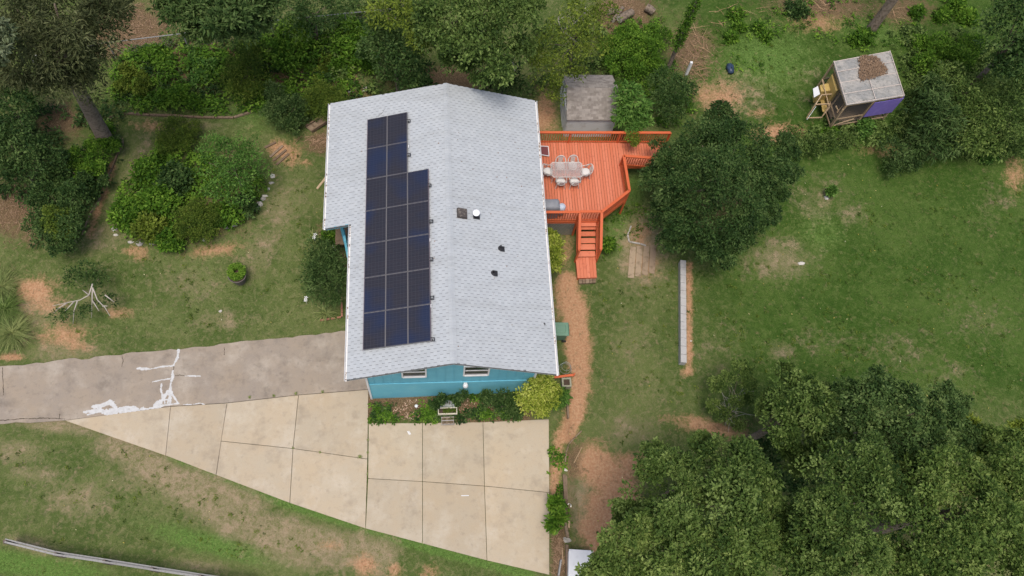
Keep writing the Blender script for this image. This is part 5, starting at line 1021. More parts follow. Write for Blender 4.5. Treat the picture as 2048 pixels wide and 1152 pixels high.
# long-bladed plants
def tuft(label, px, py, n, L, kind='blade', name='ornamental_grass', up=.55, cat='grass clump', seed=1, w=.03):
    rs = np.random.default_rng(seed); b = on(px, py); V = []; F = []; T = []
    for i in range(n):
        a = rs.uniform(0, 6.28); l_ = L * rs.uniform(.55, 1.1); d = np.array([math.cos(a), math.sin(a)]); s0 = b + np.array([*rs.normal(0, .07 * L, 2), 0]); sd_ = np.array([-d[1], d[0], 0]) * w * .5; o = len(V); el = up * rs.uniform(.6, 1.5)
        for k in range(4):
            t = k / 3; q = s0 + np.array([*(d * l_ * t * (1 - .35 * el)), l_ * (el * t * 1.5 - .95 * t * t * el * 1.0)]) + [0, 0, .03]; ww = 1 - t * .85; V += [q - sd_ * ww, q + sd_ * ww]
        F += [(o + 2 * k, o + 2 * k + 1, o + 2 * k + 3, o + 2 * k + 2) for k in range(3)]; T += [rs.uniform(.2, .95)] * 8
    o = npmesh(name, np.array(V), np.array(F), LM[kind], np.array(T)); tag(o, label, cat); return o
tuft('arching grass clump at the left edge, lowest of three', 30, 668, 520, 1.5, seed=1)
tuft('arching grass clump at the left edge, middle one', 14, 620, 420, 1.4, seed=2, kind='oak')
tuft('arching grass clump at the left edge, highest beside the clay patch', 6, 575, 360, 1.2, seed=3)
tuft('spiky iris leaves at the lower end of the bed beside the house', 652, 628, 90, .8, seed=4, name='iris_clump', cat='plant', w=.045)
tuft('spiky iris leaves under the roof notch', 662, 465, 60, .7, seed=5, name='iris_clump', cat='plant', w=.04)
tuft('spiky daylily leaves left of the butterfly bush', 628, 478, 50, .6, seed=6, name='iris_clump', cat='plant', w=.04)
tuft('tuft of weed standing in the concrete joint', 720, 914, 60, .16, seed=7, name='joint_weed', cat='weed', w=.02)
for k, (a, b_, lb) in enumerate([(736, 880, 'weed in the long joint below the bed corner'), (735.5, 905, 'weed in the long joint just above the cross joint'), (735, 948, 'weed in the long joint below the cross joint'), (586, 896, 'weed at the crossing of joints in the middle slabs'), (640, 905, 'thin weed along the slanting cross joint'), (845, 1085, 'weed at the lower end of a slab joint')]): tuft(lb, a, b_, 30, .10, seed=40 + k, name='joint_weed', cat='weed', w=.018)
jw = ['small weed on the drive joint, leftmost', 'weed on the drive joint near the middle slab line', 'weed on the drive joint, second from the house', 'weed tuft on the drive joint nearest the house']
for k, (a, b_) in enumerate([(500, 795), (548, 792), (592, 788), (645, 784)]): tuft(jw[k], a, b_, 40, .13, seed=20 + k, name='joint_weed', cat='weed', w=.02)
# ---- leafless sapling on the left lawn
dead('dead_sapling', 'leafless grey sapling with forked branches on the left lawn', [[(185, 568, 2.6), (178, 590, 1.9), (160, 600, 1.8), (135, 605, 1.6), (105, 612, 1.5)], [(185, 575, 2.4), (184, 610, 1.4), (183, 636, .9)], [(185, 575, 2.4), (195, 600, 1.9), (210, 615, 1.7), (220, 632, 1.6)], [(155, 601, 1.8), (148, 622, 1.3), (146, 648, .8)], [(135, 605, 1.6), (115, 618, 1.5), (106, 628, 1.4)], [(184, 600, 1.7), (192, 612, 1.7), (198, 622, 1.6)], [(205, 612, 1.7), (215, 612, 1.8)], [(210, 590, 2.2), (228, 604, 2)], [(148, 603, 1.7), (130, 622, 1.6)], [(178, 590, 1.9), (165, 580, 2.1)]], r=.035, cat='dead tree')
tree('sapling_foliage_shrub', 'thin leafy shrub around the leafless sapling', 'shrub', [(175, 545, 24, .7), (150, 560, 22, .6), (200, 560, 20, .6), (215, 600, 14, .5), (120, 630, 14, .4), (165, 620, 14, .5)], 'deep', .02, leaf=.10, clump=.22, per=14, dens=.8, lim=3)
# fallen yellow leaves on the lawns
rs = np.random.default_rng(77); n = 260; x = rs.uniform(-19, 30, n); y = rs.uniform(-6, 14, n); ok = ~paved(x, y) & ~((x > -6) & (x < 5)); x, y = x[ok], y[ok]; C = np.stack([x, y, gz(x, y) + .06], -1); n = len(x)
D = rs.normal(size=(n, 3)); D[:, 2] *= .1; L = rs.uniform(.04, .10, n); lf = leafmat('fallen_yellow_leaves', (.35, .28, .06), (.55, .45, .12), (.65, .62, .45), .1)
tag(leaves(C, D, rs.normal(0, .2, (n, 3)) + [0, 0, 1], L, L * .5, rs.random(n), 'fallen_leaves', lf), 'yellow fallen leaves scattered over the lawns', 'fallen leaves', kind='stuff')
# wood chips in the front bed
chm = tintmat('wood_chips', (.30, .15, .10), (.62, .46, .34), .9, .1); cb = MB()
bp_ = [tuple(on(*q)[:2]) for q in ((742, 800), (900, 797), (1040, 790), (1040, 830), (900, 838), (760, 840))]
for _ in range(800):
    x = random.uniform(min(q[0] for q in bp_), max(q[0] for q in bp_)); y = random.uniform(min(q[1] for q in bp_), YF)
    if not inpoly(np.array(x), np.array(y), bp_) or paved(np.array(x), np.array(y)) or vnoise(x, y, .6, 4) < .42: continue
    cb.box((x, y, float(gz(np.array(x), np.array(y))) + .01), (random.uniform(.03, .09), random.uniform(.015, .03), .012), random.uniform(0, 3)); cb.t[-8:] = [random.random()] * 8
tag(cb.build('wood_chips', chm), 'pale wood chips scattered on the front bed', 'mulch', kind='stuff')
cb = MB()
for (cx, cy, rx, ry, n) in ((1390, 130, 60, 60, 330), (1660, 25, 130, 40, 200), (270, 60, 90, 60, 500), (1250, 30, 60, 50, 320), (640, 285, 35, 20, 160), (30, 420, 60, 60, 260), (1118, 1110, 14, 50, 200), (700, 215, 60, 40, 260), (420, 140, 180, 60, 300), (1300, 1020, 0.1, .1, 1)):
    for _ in range(n):
        p = on(cx + random.gauss(0, rx * .5), cy + random.gauss(0, ry * .5)); L_ = random.uniform(.08, .3); a = random.uniform(0, 3.14); q = np.array([math.cos(a) * L_, math.sin(a) * L_, 0]); k = len(cb.v)
        cb.beam(p + [0, 0, .03], p + q + [0, 0, .05], .014, .01); cb.t[k:] = [random.random()] * (len(cb.v) - k)
tag(cb.build('twig_litter', tintmat('twigs', (.16, .10, .06), (.42, .28, .18), .95, .1)), 'fine twigs and stalk litter lying on the bare ground', 'twigs', kind='stuff')

# ------------------------------------------------------------------ timbers, rocks, small things
def timber(label, pts, w=.12, h=.12, name='landscape_timber', mt='wood', cat='timber', up=0, z=None):
    if len(pts) == 2:
        a, b = [on(*q) if z is None else at(*q, z) for q in pts]; m = MB(); m.beam(a + [0, 0, h * .35 + up], b + [0, 0, h * .35 + up], w, h); o = m.build(name, M[mt], bevel=.012); m_ = o; return tag(o, label, cat)
    o = empty(name, label, cat)
    for p, q in zip(pts[:-1], pts[1:]):
        a, b = [on(*k) if z is None else at(*k, z) for k in (p, q)]; d = unit(b - a); m = MB(); m.beam(a + [0, 0, h * .35 + up] + d * .015, b + [0, 0, h * .35 + up] - d * .015, w, h); m.build('plank', M[mt], o, bevel=.012)
    return o
timber('long timber edging along the foot of the rear bank', [(248, 227), (300, 231), (345, 232), (388, 235), (430, 236), (468, 236), (505, 224)])
timber('short leaning timber near the tall trunk', [(213, 244), (227, 232)])
timber('timber edging along the left side of the grass path', [(246, 278), (246, 293), (235, 310), (224, 340), (205, 375)], .08)
timber('lower timber edging of the grass path beside the round bush', [(203, 395), (180, 430), (165, 470)], .06, mt='wood')
timber('thin timber edging between path and island bed', [(296, 330), (275, 362), (255, 392), (232, 425)], .07)
timber('long plank lying beside the left roof edge', [(653, 354), (634, 378)], .12, .05, 'loose_plank', 'newwood', 'plank')
timber('thin plank at the bank right of the bright bush', [(634, 168), (668, 150)], .07, .05, 'loose_plank')
timber('pale plank on the bank above the white rocks', [(684, 147), (735, 141)], .09, .06, 'loose_plank')
timber('timber edge in the bank above the dark spreading bush', [(478, 208), (508, 216)], .07, .06, 'loose_plank')
# box steps left of the roof
bs = empty('timber_steps', 'old wooden ramp with cross slats beside the upper left roof corner', 'steps')
a0, a1, b0, b1 = on(612, 257), on(656, 233), on(624, 266), on(662, 245)
for a, b in ((a0, a1), (b0, b1)):
    m = MB(); m.beam(a + [0, 0, .16], b + [0, 0, .3], .08, .2); m.build('side_board', M['wood'], bs)
for k in range(14):
    t = (k + .5) / 14; m = MB(); m.beam(a0 + (a1 - a0) * t + [0, 0, .14 + .14 * t], b0 + (b1 - b0) * t + [0, 0, .14 + .14 * t], .10, .03); m.build('slat', M['wood'], bs)
bs = empty('log_steps', 'flat earth steps with half buried timbers above the island rocks', 'steps')
for (p, q) in (((547, 322), (573, 300)), ((540, 315), (566, 292)), ((553, 330), (578, 308)), ((530, 296), (552, 285))):
    m = MB(); m.beam(on(*p) + [0, 0, .02], on(*q) + [0, 0, .02], .12, .1); m.build('timber', M['wood'], bs, bevel=.01)
def rock(label, px, py, s_, seed, squash=.55, mt='rock', group=None, up=0):
    rs = np.random.default_rng(seed); b = on(px, py); bm_ = MB(); pts = []
    prof = [(.0, -.3), (.75, -.25), (1, .1), (.8, .5), (.35, .62)]; n = 7; ph = rs.uniform(0, 6)
    for r, z in prof[1:]:
        for k in range(n):
            t = 2 * math.pi * k / n + ph; rr = r * (1 + .28 * math.sin(k * 2.1 + seed) + rs.uniform(-.12, .12)); pts.append((b[0] + s_ * rr * math.cos(t), b[1] + s_ * .75 * rr * math.sin(t), b[2] + up + s_ * squash * z))
    fs = [(i * n + k, i * n + (k + 1) % n, (i + 1) * n + (k + 1) % n, (i + 1) * n + k) for i in range(3) for k in range(n)] + [tuple(3 * n + k for k in range(n)), tuple(range(n - 1, -1, -1))]
    bm_.add(pts, fs); o = bm_.build('rock', M[mt]); return tag(o, label, 'rock', group)
rl = [((496, 428, .2), 'flat pale rock where the island bed meets the lawn'), ((505, 420, .17), 'angular rock beside the flat pale rock'), ((512, 416, .19), 'tall grey rock in the middle of the right rock edge'), ((519, 408, .2), 'whitish slab rock halfway up the right rock edge'), ((526, 398, .16), 'leaning slab rock of the right rock edge'),
      ((530, 392, .13), 'small rock above the leaning slab'), ((545, 352, .16), 'white rock near the earth steps, topmost of the edge'), ((543, 366, .13), 'small pale rock below the topmost white one'), ((468, 450, .2), 'wide flat rock in front of the bright plant'), ((452, 455, .14), 'rock at the left of the wide flat one'),
      ((303, 486, .17), 'white rock at the bottom of the island bed'), ((278, 487, .2), 'grey rock below the ivy, lower left'), ((262, 484, .13), 'small rock, leftmost at the bottom of the island bed'), ((228, 458, .16), 'whitish rock at the left tip of the island bed'), ((232, 470, .12), 'small rock below the left tip of the island bed'),
      ((363, 488, .1), 'white cobble under the yellow plant'), ((352, 490, .1), 'small stone at the bottom right of the island ivy'), ((408, 480, .12), 'stone under the lower azalea'), ((537, 378, .1), 'small stone between the slabs and the steps')]
for i, ((px, py, s_), lb) in enumerate(rl): rock(lb, px, py, s_, 40 + i)
M['whiterock'] = tintmat('whitewashed_stone', (0.515, 0.468, 0.421), (0.577, 0.538, 0.499), .8, .2)
timber('white board under the whitish stones behind the roof', [(696, 184), (735, 181)], .1, .05, 'white_board', 'white', 'board')
for i, (px, py, s_, lb) in enumerate([(703, 180, .12, 'whitish stone at the left end of the white board'), (712, 178, .12, 'whitish stone in the middle of the white board'), (728, 177, .1, 'small whitish stone near the right of the white board'), (734, 177, .12, 'whitish stone at the right end of the white board')]): rock(lb, px, py, s_, 90 + i, mt='whiterock', up=.05)
for i, (px, py, s_, lb) in enumerate([(1652, 395, .16, 'grey stone on the back lawn beside a weed'), (1603, 527, .17, 'round stone on the bare patch of the back lawn'), (441, 622, .09, 'small pale stone on the left lawn'), (1134, 1080, .2, 'dark rock at the end of the retaining timbers'), (1132, 940, .13, 'grey stone between the curved edging and the timbers'), (910, 783, .13, 'pinkish block lying against the front wall'), (1348, 305, .2, 'pale stones at the foot of the deck walkway'), (1375, 300, .14, 'pale stone showing through the drooping tree'), (1382, 682, .05, 'tiny white stone beside the low concrete wall'), (1109, 963, .05, 'tiny white pebble left of the retaining timbers')]): rock(lb, px, py, s_, 120 + i, mt='rock' if 'white' not in lb else 'whiterock')
# flowers
for i, (px, py, lb) in enumerate([(671, 502, 'white flower above the butterfly bush'), (631, 484, 'white flower left of the butterfly bush, upper'), (633, 478, 'white flower beside the daylily leaves'), (615, 603, 'white flower at the lower left of the bed'), (614, 608, 'second white flower at the lower left of the bed'), (655, 467, 'pinkish white flower under the roof notch')]):
    m = MB(); p = on(px, py) + [0, 0, .5]
    for k in range(5):
        t = k * 1.257; m.add([p, p + [.07 * math.cos(t - .4), .07 * math.sin(t - .4), .02], p + [.11 * math.cos(t), .11 * math.sin(t), .0], p + [.07 * math.cos(t + .4), .07 * math.sin(t + .4), .02]], [(0, 1, 2, 3)])
    m.tube([p, p - [0, 0, .5]], .006, 4); tag(m.build('white_flower', M['white']), lb, 'flower')
# brick edging of the house bed
be = empty('brick_edging', 'brick edging round the lower end of the bed beside the house', 'edging'); bk = MB(); bk.box((0, 0, 0), (.2, .09, .07)); bkm = bk.mesh('brick', mat('old_brick', (.34, .16, .10), .9, noise=[(8, (.22, .13, .09), .45, .7)]))
ep = [on(*q) for q in ((683, 592), (684, 634), (660, 638), (640, 641))]
for a, b in zip(ep[:-1], ep[1:]):
    L_ = np.linalg.norm((b - a)[:2]); k = int(L_ / .215)
    for i in range(k):
        c = a + (b - a) * (i + .5) / k; place(bkm, 'brick', be, Matrix.Translation((c[0], c[1], c[2] + .02)) @ Matrix.Rotation(math.atan2(b[1] - a[1], b[0] - a[0]) + random.uniform(-.05, .05), 4, 'Z'))
# planter pot on the left lawn
p = on(481, 562); pt = empty('planter_pot', 'round brown pot of bright green foliage standing on the left lawn', 'planter', (p[0], p[1], p[2])); m = MB(); m.lathe([(.26, 0), (.34, .35), (.42, .72), (.46, .80), (.42, .80), (.38, .70), (.05, .69)], (0, 0, 0), 20); m.build('pot', M['pot'], pt, smooth=False)
m = MB(); m.lathe([(.05, .70), (.38, .705), (.30, .74)], (0, 0, 0), 16); m.build('soil', M['soil'], pt)
C = []; rs = np.random.default_rng(3); a = rs.uniform(0, 6.28, 1500); rr = rs.uniform(.12, .42, 1500); C = np.stack([p[0] + rr * np.cos(a), p[1] + rr * np.sin(a) + .10, p[2] + .82 + rs.uniform(-.05, .28, 1500) * (1 - (rr - .22))], -1)
D = unit(np.stack([np.cos(a), np.sin(a), rs.uniform(-.3, .6, 1500)], -1) + rs.normal(0, .5, (1500, 3))); o = leaves(C - [p[0], p[1], p[2]], D, rs.normal(0, .4, (1500, 3)) + [0, 0, 1], .09, .05, rs.uniform(.3, 1, 1500), 'foliage', LM['bright'], pt)

# concrete wall in the lawn
w0, w1 = [at(1366.5, 520, 1.25), at(1367.5, 725, 1.25)]; cw = empty('low_wall', 'long low pale concrete block wall running down the lawn', 'wall'); n = 13; d = (w1 - w0) / n
for k in range(n):
    a = w0 + d * (k + .02); b = w0 + d * (k + .99); g = float(min(gz(a[0:1], a[1:2])[0], gz(b[0:1], b[1:2])[0])); m = MB(); ht_ = 1.25 - g + .15; m.beam((a[0], a[1], 1.25 - ht_ / 2), (b[0], b[1], 1.25 - ht_ / 2), .30, ht_); m.build('block', M['block'], cw, bevel=.008)
# earth steps / timbers pad right of the steps
pd = empty('plank_pad', 'patch of sunken weathered planks in the lawn under the drooping tree', 'planks')
for k in range(4):
    x0 = 1263 + k * 13.4; a = on(x0 + 3, 494 - k * 1.0); b = on(x0 + (k - 1) * .5 - 1, 556 - k * 3); m = MB(); m.beam(a + [0, 0, -.01], b + [0, 0, -.01], .325, .09); m.build('plank', tintmat('sunken_plank', (.27, .20, .135), (.35, .27, .185), .95, .1, (4, (.17, .125, .08), .5, .75)) if k == 0 else bpy.data.materials['sunken_plank'], pd, bevel=.01)
timber('curved stone edge above the sunken planks', [(1262, 452), (1255, 470), (1258, 484), (1280, 488), (1292, 492)], .08, .08, 'stone_edge', 'rock', 'edging')
# retaining timbers on the right of the apron
timber('curved dark edging at the top of the retaining timbers', [(1163, 862), (1150, 875), (1138, 888), (1132, 905), (1130, 925)], .05, .14, 'garden_edging', 'wood', 'edging')
rt = empty('retaining_timbers', 'stacked brown retaining timbers right of the concrete apron', 'timbers')
for (p, q, u) in (((1127, 950), (1129, 985), .0), ((1129, 983), (1129, 1040), .02), ((1128, 1040), (1135, 1076), .0), ((1131, 952), (1132, 1000), -.08), ((1133, 1090), (1133, 1152), 0), ((1132, 1000), (1132, 1040), -.08)):
    a, b = on(*p), on(*q); m = MB(); m.beam(a + [0, 0, .12 + u], b + [0, 0, .12 + u], .13, .2); m.build('timber', M['wood'], rt, bevel=.012)
timber('short reddish timber offcut right of the retaining timbers', [(1137, 1042), (1138, 1056)], .1, .1, 'timber_offcut', 'newwood')
timber('thin bare stake lying on the clay', [(1148, 926), (1164, 894)], .04, .04, 'wood_stake', 'newwood', 'stake')
timber('orange-brown stake beside the lower retaining timbers', [(1124, 1100), (1126, 1130)], .06, .08, 'wood_stake', 'newwood', 'stake')
timber('grey plank leaning at the bottom edge below the stake', [(1116, 1152), (1121, 1120)], .08, .3, 'loose_plank', 'grayrail', 'plank')
hp = [on(x, y) + [0, 0, .04] for x, y in ((1134, 1018), (1134, 1010), (1138, 1007), (1142, 1010), (1141, 1014))]; m = MB(); m.tube(hp, .025, 6); tag(m.build('hose', M['alu']), 'short pale hose loop beside the retaining timbers', 'hose')
q_ = [at(x, y, 1.35) for x, y in ((1138, 1098), (1187, 1101), (1172, 1175), (1136, 1175))]; sh_ = empty('white_box', 'low box with a white lid at the bottom edge beside the timbers', 'box'); m = MB(); m.prism([tuple(k[:2]) for k in q_], 1.31, 1.35); m.build('lid', M['sheet'], sh_, bevel=.01); m = MB(); m.prism(inset([tuple(k[:2]) for k in q_], .05), .7, 1.309); m.build('body', M['shedwall'], sh_)
# things near the front right corner
timber('orange board lying behind the yellow shrub', [(1106, 759), (1146, 754)], .12, .05, 'orange_board', 'deckrail', 'board', up=.35); timber('orange board end standing beside the cinder block', [(1145, 757), (1147, 752)], .05, .22, 'board_end', 'deckrail', 'board', up=.35)
p = on(1131, 769); cb_ = empty('cinder_block', 'mossy square concrete planter block of soil below the orange board', 'planter', (p[0], p[1], p[2])); 
m = MB(); [m.box(c, s_) for c, s_ in (((0, .19, .2), (.46, .08, .4)), ((0, -.19, .2), (.46, .08, .4)), ((.19, 0, .2), (.08, .30, .4)), ((-.19, 0, .2), (.08, .30, .4)))]; m.build('planter_wall', mat('mossy_block', (.30, .29, .22), .9, noise=[(8, (.20, .22, .12), .45, .7)]), cb_); m = MB(); m.box((0, 0, .15), (.3, .3, .3)); m.build('soil', M['soil'], cb_)
timber('grey timber standing on edge below the cinder block', [(1133, 790), (1136, 838)], .1, .2)
cg = empty('tangled_cage', 'thin dark wire tomato cage beside the right roof corner', 'wire cage'); p = on(1128, 742)
for k in range(3):
    r_ = .35 - k * .06; m = MB(); m.tube([(p[0] + r_ * math.cos(t * .5236), p[1] + r_ * math.sin(t * .5236), p[2] + .15 + .3 * k) for t in range(13)], .008, 4); m.build('wire_ring', M['alu'], cg)
for k in range(4): t = k * 1.57; m = MB(); m.tube([(p[0] + .36 * math.cos(t), p[1] + .36 * math.sin(t), p[2]), (p[0] + .2 * math.cos(t), p[1] + .2 * math.sin(t), p[2] + .9)], .008, 4); m.build('wire_leg', M['alu'], cg)
# wheeled bin
p = at(1123, 655, 2.05); bn = empty('wheeled_bin', 'green wheeled rubbish bin beside the right wall of the house', 'bin', (p[0], p[1], float(G(p[0], p[1])) + .01)); bn.rotation_euler = (0, 0, math.radians(-92))
def frust(m, w0, d0, z0, w1, d1, z1, oy=0):
    v = [(-w0 / 2, -d0 / 2, z0), (w0 / 2, -d0 / 2, z0), (w0 / 2, d0 / 2, z0), (-w0 / 2, d0 / 2, z0), (-w1 / 2, -d1 / 2 + oy, z1), (w1 / 2, -d1 / 2 + oy, z1), (w1 / 2, d1 / 2 + oy, z1), (-w1 / 2, d1 / 2 + oy, z1)]
    m.add(v, [(3, 2, 1, 0), (4, 5, 6, 7), (0, 1, 5, 4), (1, 2, 6, 5), (2, 3, 7, 6), (3, 0, 4, 7)])
m = MB(); frust(m, .52, .55, .08, .66, .74, .98, -.03); m.build('body', M['green'], bn, bevel=.03)
m = MB(); frust(m, .72, .82, .985, .68, .78, 1.04, -.03); frust(m, .44, .52, 1.041, .38, .46, 1.075, -.03); m.build('lid', M['green'], bn, bevel=.03)
m = MB(); m.tube([(-.25, .40, .98), (.25, .40, .98)], .02, 6); m.build('handle', M['dgreen'], bn)
for sx in (-1, 1): m = MB(); m.tube([(sx * .30, .26, .12), (sx * .36, .26, .12)], .12, 14); m.build('wheel', M['black'], bn)
# planter stand in the front bed
p = on(895, 835); ps = empty('planter_stand', 'grey basin, rectangular trough and slatted crate stacked in the front bed', 'planter', (p[0], p[1] + .15, p[2]))
m = MB(); m.lathe([(.2, 0), (.30, .05), (.34, .45), (.36, .48), (.28, .48), (.25, .36), (.05, .33)], (0, .22, 0), 20); m.build('basin', M['stonepot'], ps)
m = MB(); [m.box(c, s_) for c, s_ in (((0, -.13, .58), (.92, .035, .2)), ((0, .15, .58), (.92, .035, .2)), ((.4425, .01, .58), (.035, .244, .2)), ((-.4425, .01, .58), (.035, .244, .2)))]; m.build('trough', mat('cream_trough', (.60, .56, .44), .8), ps)
m = MB(); m.box((0, .01, .56), (.84, .24, .16)); m.build('soil', M['soil'], ps); C = rs.uniform([-.2, -.1, .64], [.38, .1, .75], (260, 3)); leaves(C, rs.normal(size=(260, 3)), rs.normal(0, .4, (260, 3)) + [0, 0, 1], .08, .04, rs.uniform(.1, .8, 260), 'foliage', LM['olive'], ps)
for k in range(9): m = MB(); m.box((-.26 + k * .065, -.38, .3), (.035, .38, .03)); m.build('slat', M['wood'], ps)
m = MB(); [m.box(c, s_) for c, s_ in (((0, -.21, .26), (.62, .04, .1)), ((0, -.55, .26), (.62, .04, .1)), ((0, -.38, .328), (.6, .03, .02)), ((-.27, -.38, .12), (.05, .3, .24)), ((.27, -.38, .12), (.05, .3, .24)))]; m.build('crate_frame', M['block'], ps)
p = on(833, 816); m = MB(); m.lathe([(.02, 0), (.02, .3), (.07, .32), (.085, .37), (.07, .42), (.02, .44)], p, 14); tag(m.build('garden_light', M['white'], smooth=False), 'round white light on a stake in the front bed', 'lamp')
# white mark on the apron
q = pad_at(818, 866); m = MB(); m.beam(q + [-.07, .09, .008], q + [.03, -.08, .008], .05, .008); m.beam(q + [-.01, .1, .008], q + [.09, -.07, .008], .03, .008); tag(m.build('paper_strip', M['white']), 'curled white paper strip lying on the upper left slab beside the bed', 'paper')
q = pad_at(930, 991); m = MB(); m.beam(q + [-.18, 0, .006], q + [.18, -.01, .006], .04, .006); tag(m.build('chalk_strip', M['sheet']), 'thin pale strip lying on the lower middle slab', 'strip')
# ---- split-rail fence
fpx = [(10, 1083), (110, 1108), (208, 1123), (303, 1138), (400, 1153), (500, 1167)]; fe = empty('rail_fence', 'weathered silver rail fence crossing the bottom left corner', 'fence')
fp = [at(x, y, float(G(*at(x, y, .5)[:2])) + 1.05) for x, y in fpx]
for p in fp:
    g = float(G(p[0], p[1])); m = MB(); m.box((p[0], p[1], (g - .2 + p[2] + .04) / 2), (.13, .13, p[2] + .04 - g + .2), .2); m.build('post', mat('dark_post', (.13, .10, .085), .9) if p is fp[0] else bpy.data.materials['dark_post'], fe)
for a, b in zip(fp[:-1], fp[1:]):
    for k, z in enumerate((-.03, -.40, -.77)):
        dy = np.array([0, .10 - .02 * k, z]); m = MB(); m.beam(a + dy - (b - a) * .0, b + dy - (b - a) * .005, .05, .14 if k else .12); m.build('rail', M['grayrail'], fe)
    m = MB(); m.beam(a + [0, -.02, .03], b + [0, -.02, .03], .075, .03); m.build('cap_rail', M['grayrail'], fe)
# ---- chain-link fence at the top left
cf = empty('wire_fence', 'thin metal rail of a wire fence across the upper left woods', 'fence'); cp_ = [(60, 113), (215, 85), (365, 67), (540, 42), (690, 27), (790, 17)]; cw_ = [at(x, y, float(G(*at(x, y, 2.4)[:2])) + 1.2) for x, y in cp_]
M['galv'] = mat('galvanised_pipe', (.26, .26, .25), .7, .1)
for a, b in zip(cw_[:-1], cw_[1:]):
    m = MB(); m.tube([a, b], .028, 6); m.build('rail', M['galv'], cf)
for a in cw_:
    g = float(G(a[0], a[1])); m = MB(); m.tube([(a[0], a[1], g - .2), (a[0], a[1], a[2] + .05)], .035, 6); m.build('post', M['galv'], cf)
m = MB()
for a, b in zip(cw_[:-1], cw_[1:]):
    L_ = np.linalg.norm(b - a); n = int(L_ / .25)
    for k in range(n):
        for s_ in (-1, 1):
            t = k / n; t2 = t + s_ * 1.1 / L_
            if 0 <= t2 <= 1: m.beam(a + (b - a) * t - [0, 0, .02], a + (b - a) * t2 - [0, 0, 1.15], .004, .004)
m.build('wire_mesh', M['galv'], cf, stuff=True)
# ---- logs, stalk pile, post, bag, trunk
def log(label, a, b, r, z=.35):
    p, q = on(*a) + [0, 0, r + z], on(*b) + [0, 0, r]; o = empty('log', label, 'log'); m = MB(); m.tube([p, (p + q) / 2 + [0, 0, .03], q], [r, r * 1.03, r * .95], 12, cap=False); m.build('bark', M['bark'], o, smooth=True)
    for e, o_ in ((p, p - q), (q, q - p)):
        d = Vector(unit(o_)); m = MB(); m.tube([Vector(e) - d * .02, Vector(e) + d * .004], r * .93, 12); m.build('cut_end', M['paleb'], o)
log('largest sawn log lying at the top behind the vine mound', (1236, 47), (1262, 30), .24, .1); log('shorter sawn log left of the largest one', (1233, 27), (1214, 30), .17, .15); log('upright end of a sawn log right of the largest one', (1290, 22), (1305, 30), .24, .1); log('thin sawn log behind the other logs', (1225, 45), (1245, 18), .12, 0)
st = empty('stalk_pile', 'pile of dry reddish stalks beside the ivy pole', 'dry stalks')
for _ in range(80):
    cx, cy, sx, sy = random.choice([(1380, 70, 24, 10), (1400, 100, 16, 22), (1385, 135, 12, 14), (1430, 40, 14, 24), (1395, 150, 10, 12), (1480, 25, 24, 10), (1640, 20, 14, 8), (1790, 35, 10, 12)]); p = on(cx + random.gauss(0, sx * .7), cy + random.gauss(0, sy * .7)) + [0, 0, random.uniform(.05, .3)]
    a = random.choice([random.gauss(0, .3), random.gauss(2.0, .5)]); L_ = random.uniform(.3, 1.0); q = p + [math.cos(a) * L_, math.sin(a) * L_, random.uniform(-.1, .2)]; m = MB(); m.tube([p, (p + q) / 2 + [0, 0, .05], q], [.012, .010, .004], 4); m.build('stalk', M['straw'], st)
p = on(1372, 150); m = MB(); m.box((p[0], p[1], p[2] + .55), (.14, .14, 1.2)); tag(m.build('white_post', M['white']), 'peeling white post beside the stalk pile', 'post')
p = on(1459, 140); m = MB(); m.lathe([(.12, 0), (.22, .04), (.24, .2), (.16, .3), (.05, .33)], (0, 0, 0), 9)
for i, v in enumerate(m.v): m.v[i] = (v[0] * 1.0 + .05 * math.sin(i * 2.3), v[1] * 1.6 + .05 * math.cos(i * 1.7), v[2])
o = m.build('plastic_bag', M['tarp'], smooth=True); o.location = p; tag(o, 'crumpled navy plastic bag lying on the grass', 'bag')
rb = on(1743, 58); rtk = empty('tall_pine_tree', 'brown tree trunk cut by the top edge at the upper right', 'tree'); m = MB(); m.tube([rb - [0, 0, .3], rb + [0, 0, .3], rb + [.15, .1, 4], rb + [.1, .3, 9]], [.42, .30, .26, .18], 10); m.build('trunk', M['bark'], rtk, smooth=True)
crown('crown', [(rb[0] + dx, rb[1] + dy, 9 + dz, r_) for dx, dy, dz, r_ in ((0, 2.5, 1, 1.7), (1.8, 3.2, .5, 1.6), (-1.6, 3.2, .6, 1.5), (.3, 4.8, 1, 1.8))], LM['oak'], rtk, leaf=.18, clump=.5, per=30, seed=4)
tk2 = on(1540, -25); 
# ---- the coop
cz = 1.42; ct = 3.58
RC = [at(1692, 211, ct), at(1809, 192, ct - .0), at(1780, 102, ct + .12), at(1666, 123, ct + .12)]          # front left, front right, back right, back left
coop = empty('chicken_coop', 'timber framed coop with a corrugated roof and purple plywood wall', 'coop')
Lr = lambda s_, t: (RC[0] * (1 - s_) + RC[1] * s_) * (1 - t) + (RC[3] * (1 - s_) + RC[2] * s_) * t
nu, nv = 14, 132; V = []
for j in range(nv + 1):
    for i in range(nu + 1):
        s_, t = i / nu, j / nv; q = Lr(s_, t).copy(); q[2] += .02 * math.sin(j * math.pi / 2.0) + .012 * math.sin(i * .9 + j * .11); V.append(q)
F = [(j * (nu + 1) + i, j * (nu + 1) + i + 1, (j + 1) * (nu + 1) + i + 1, (j + 1) * (nu + 1) + i) for j in range(nv) for i in range(nu)]
rmat = mat('corrugated_sheet', (.27, .27, .26), .45, noise=[(1.3, (.38, .36, .33), .42, .62), (5, (.18, .18, .165), .5, .7)], spec=.4)
npmesh('corrugated_roof', np.array(V), np.array(F), rmat, parent=coop)
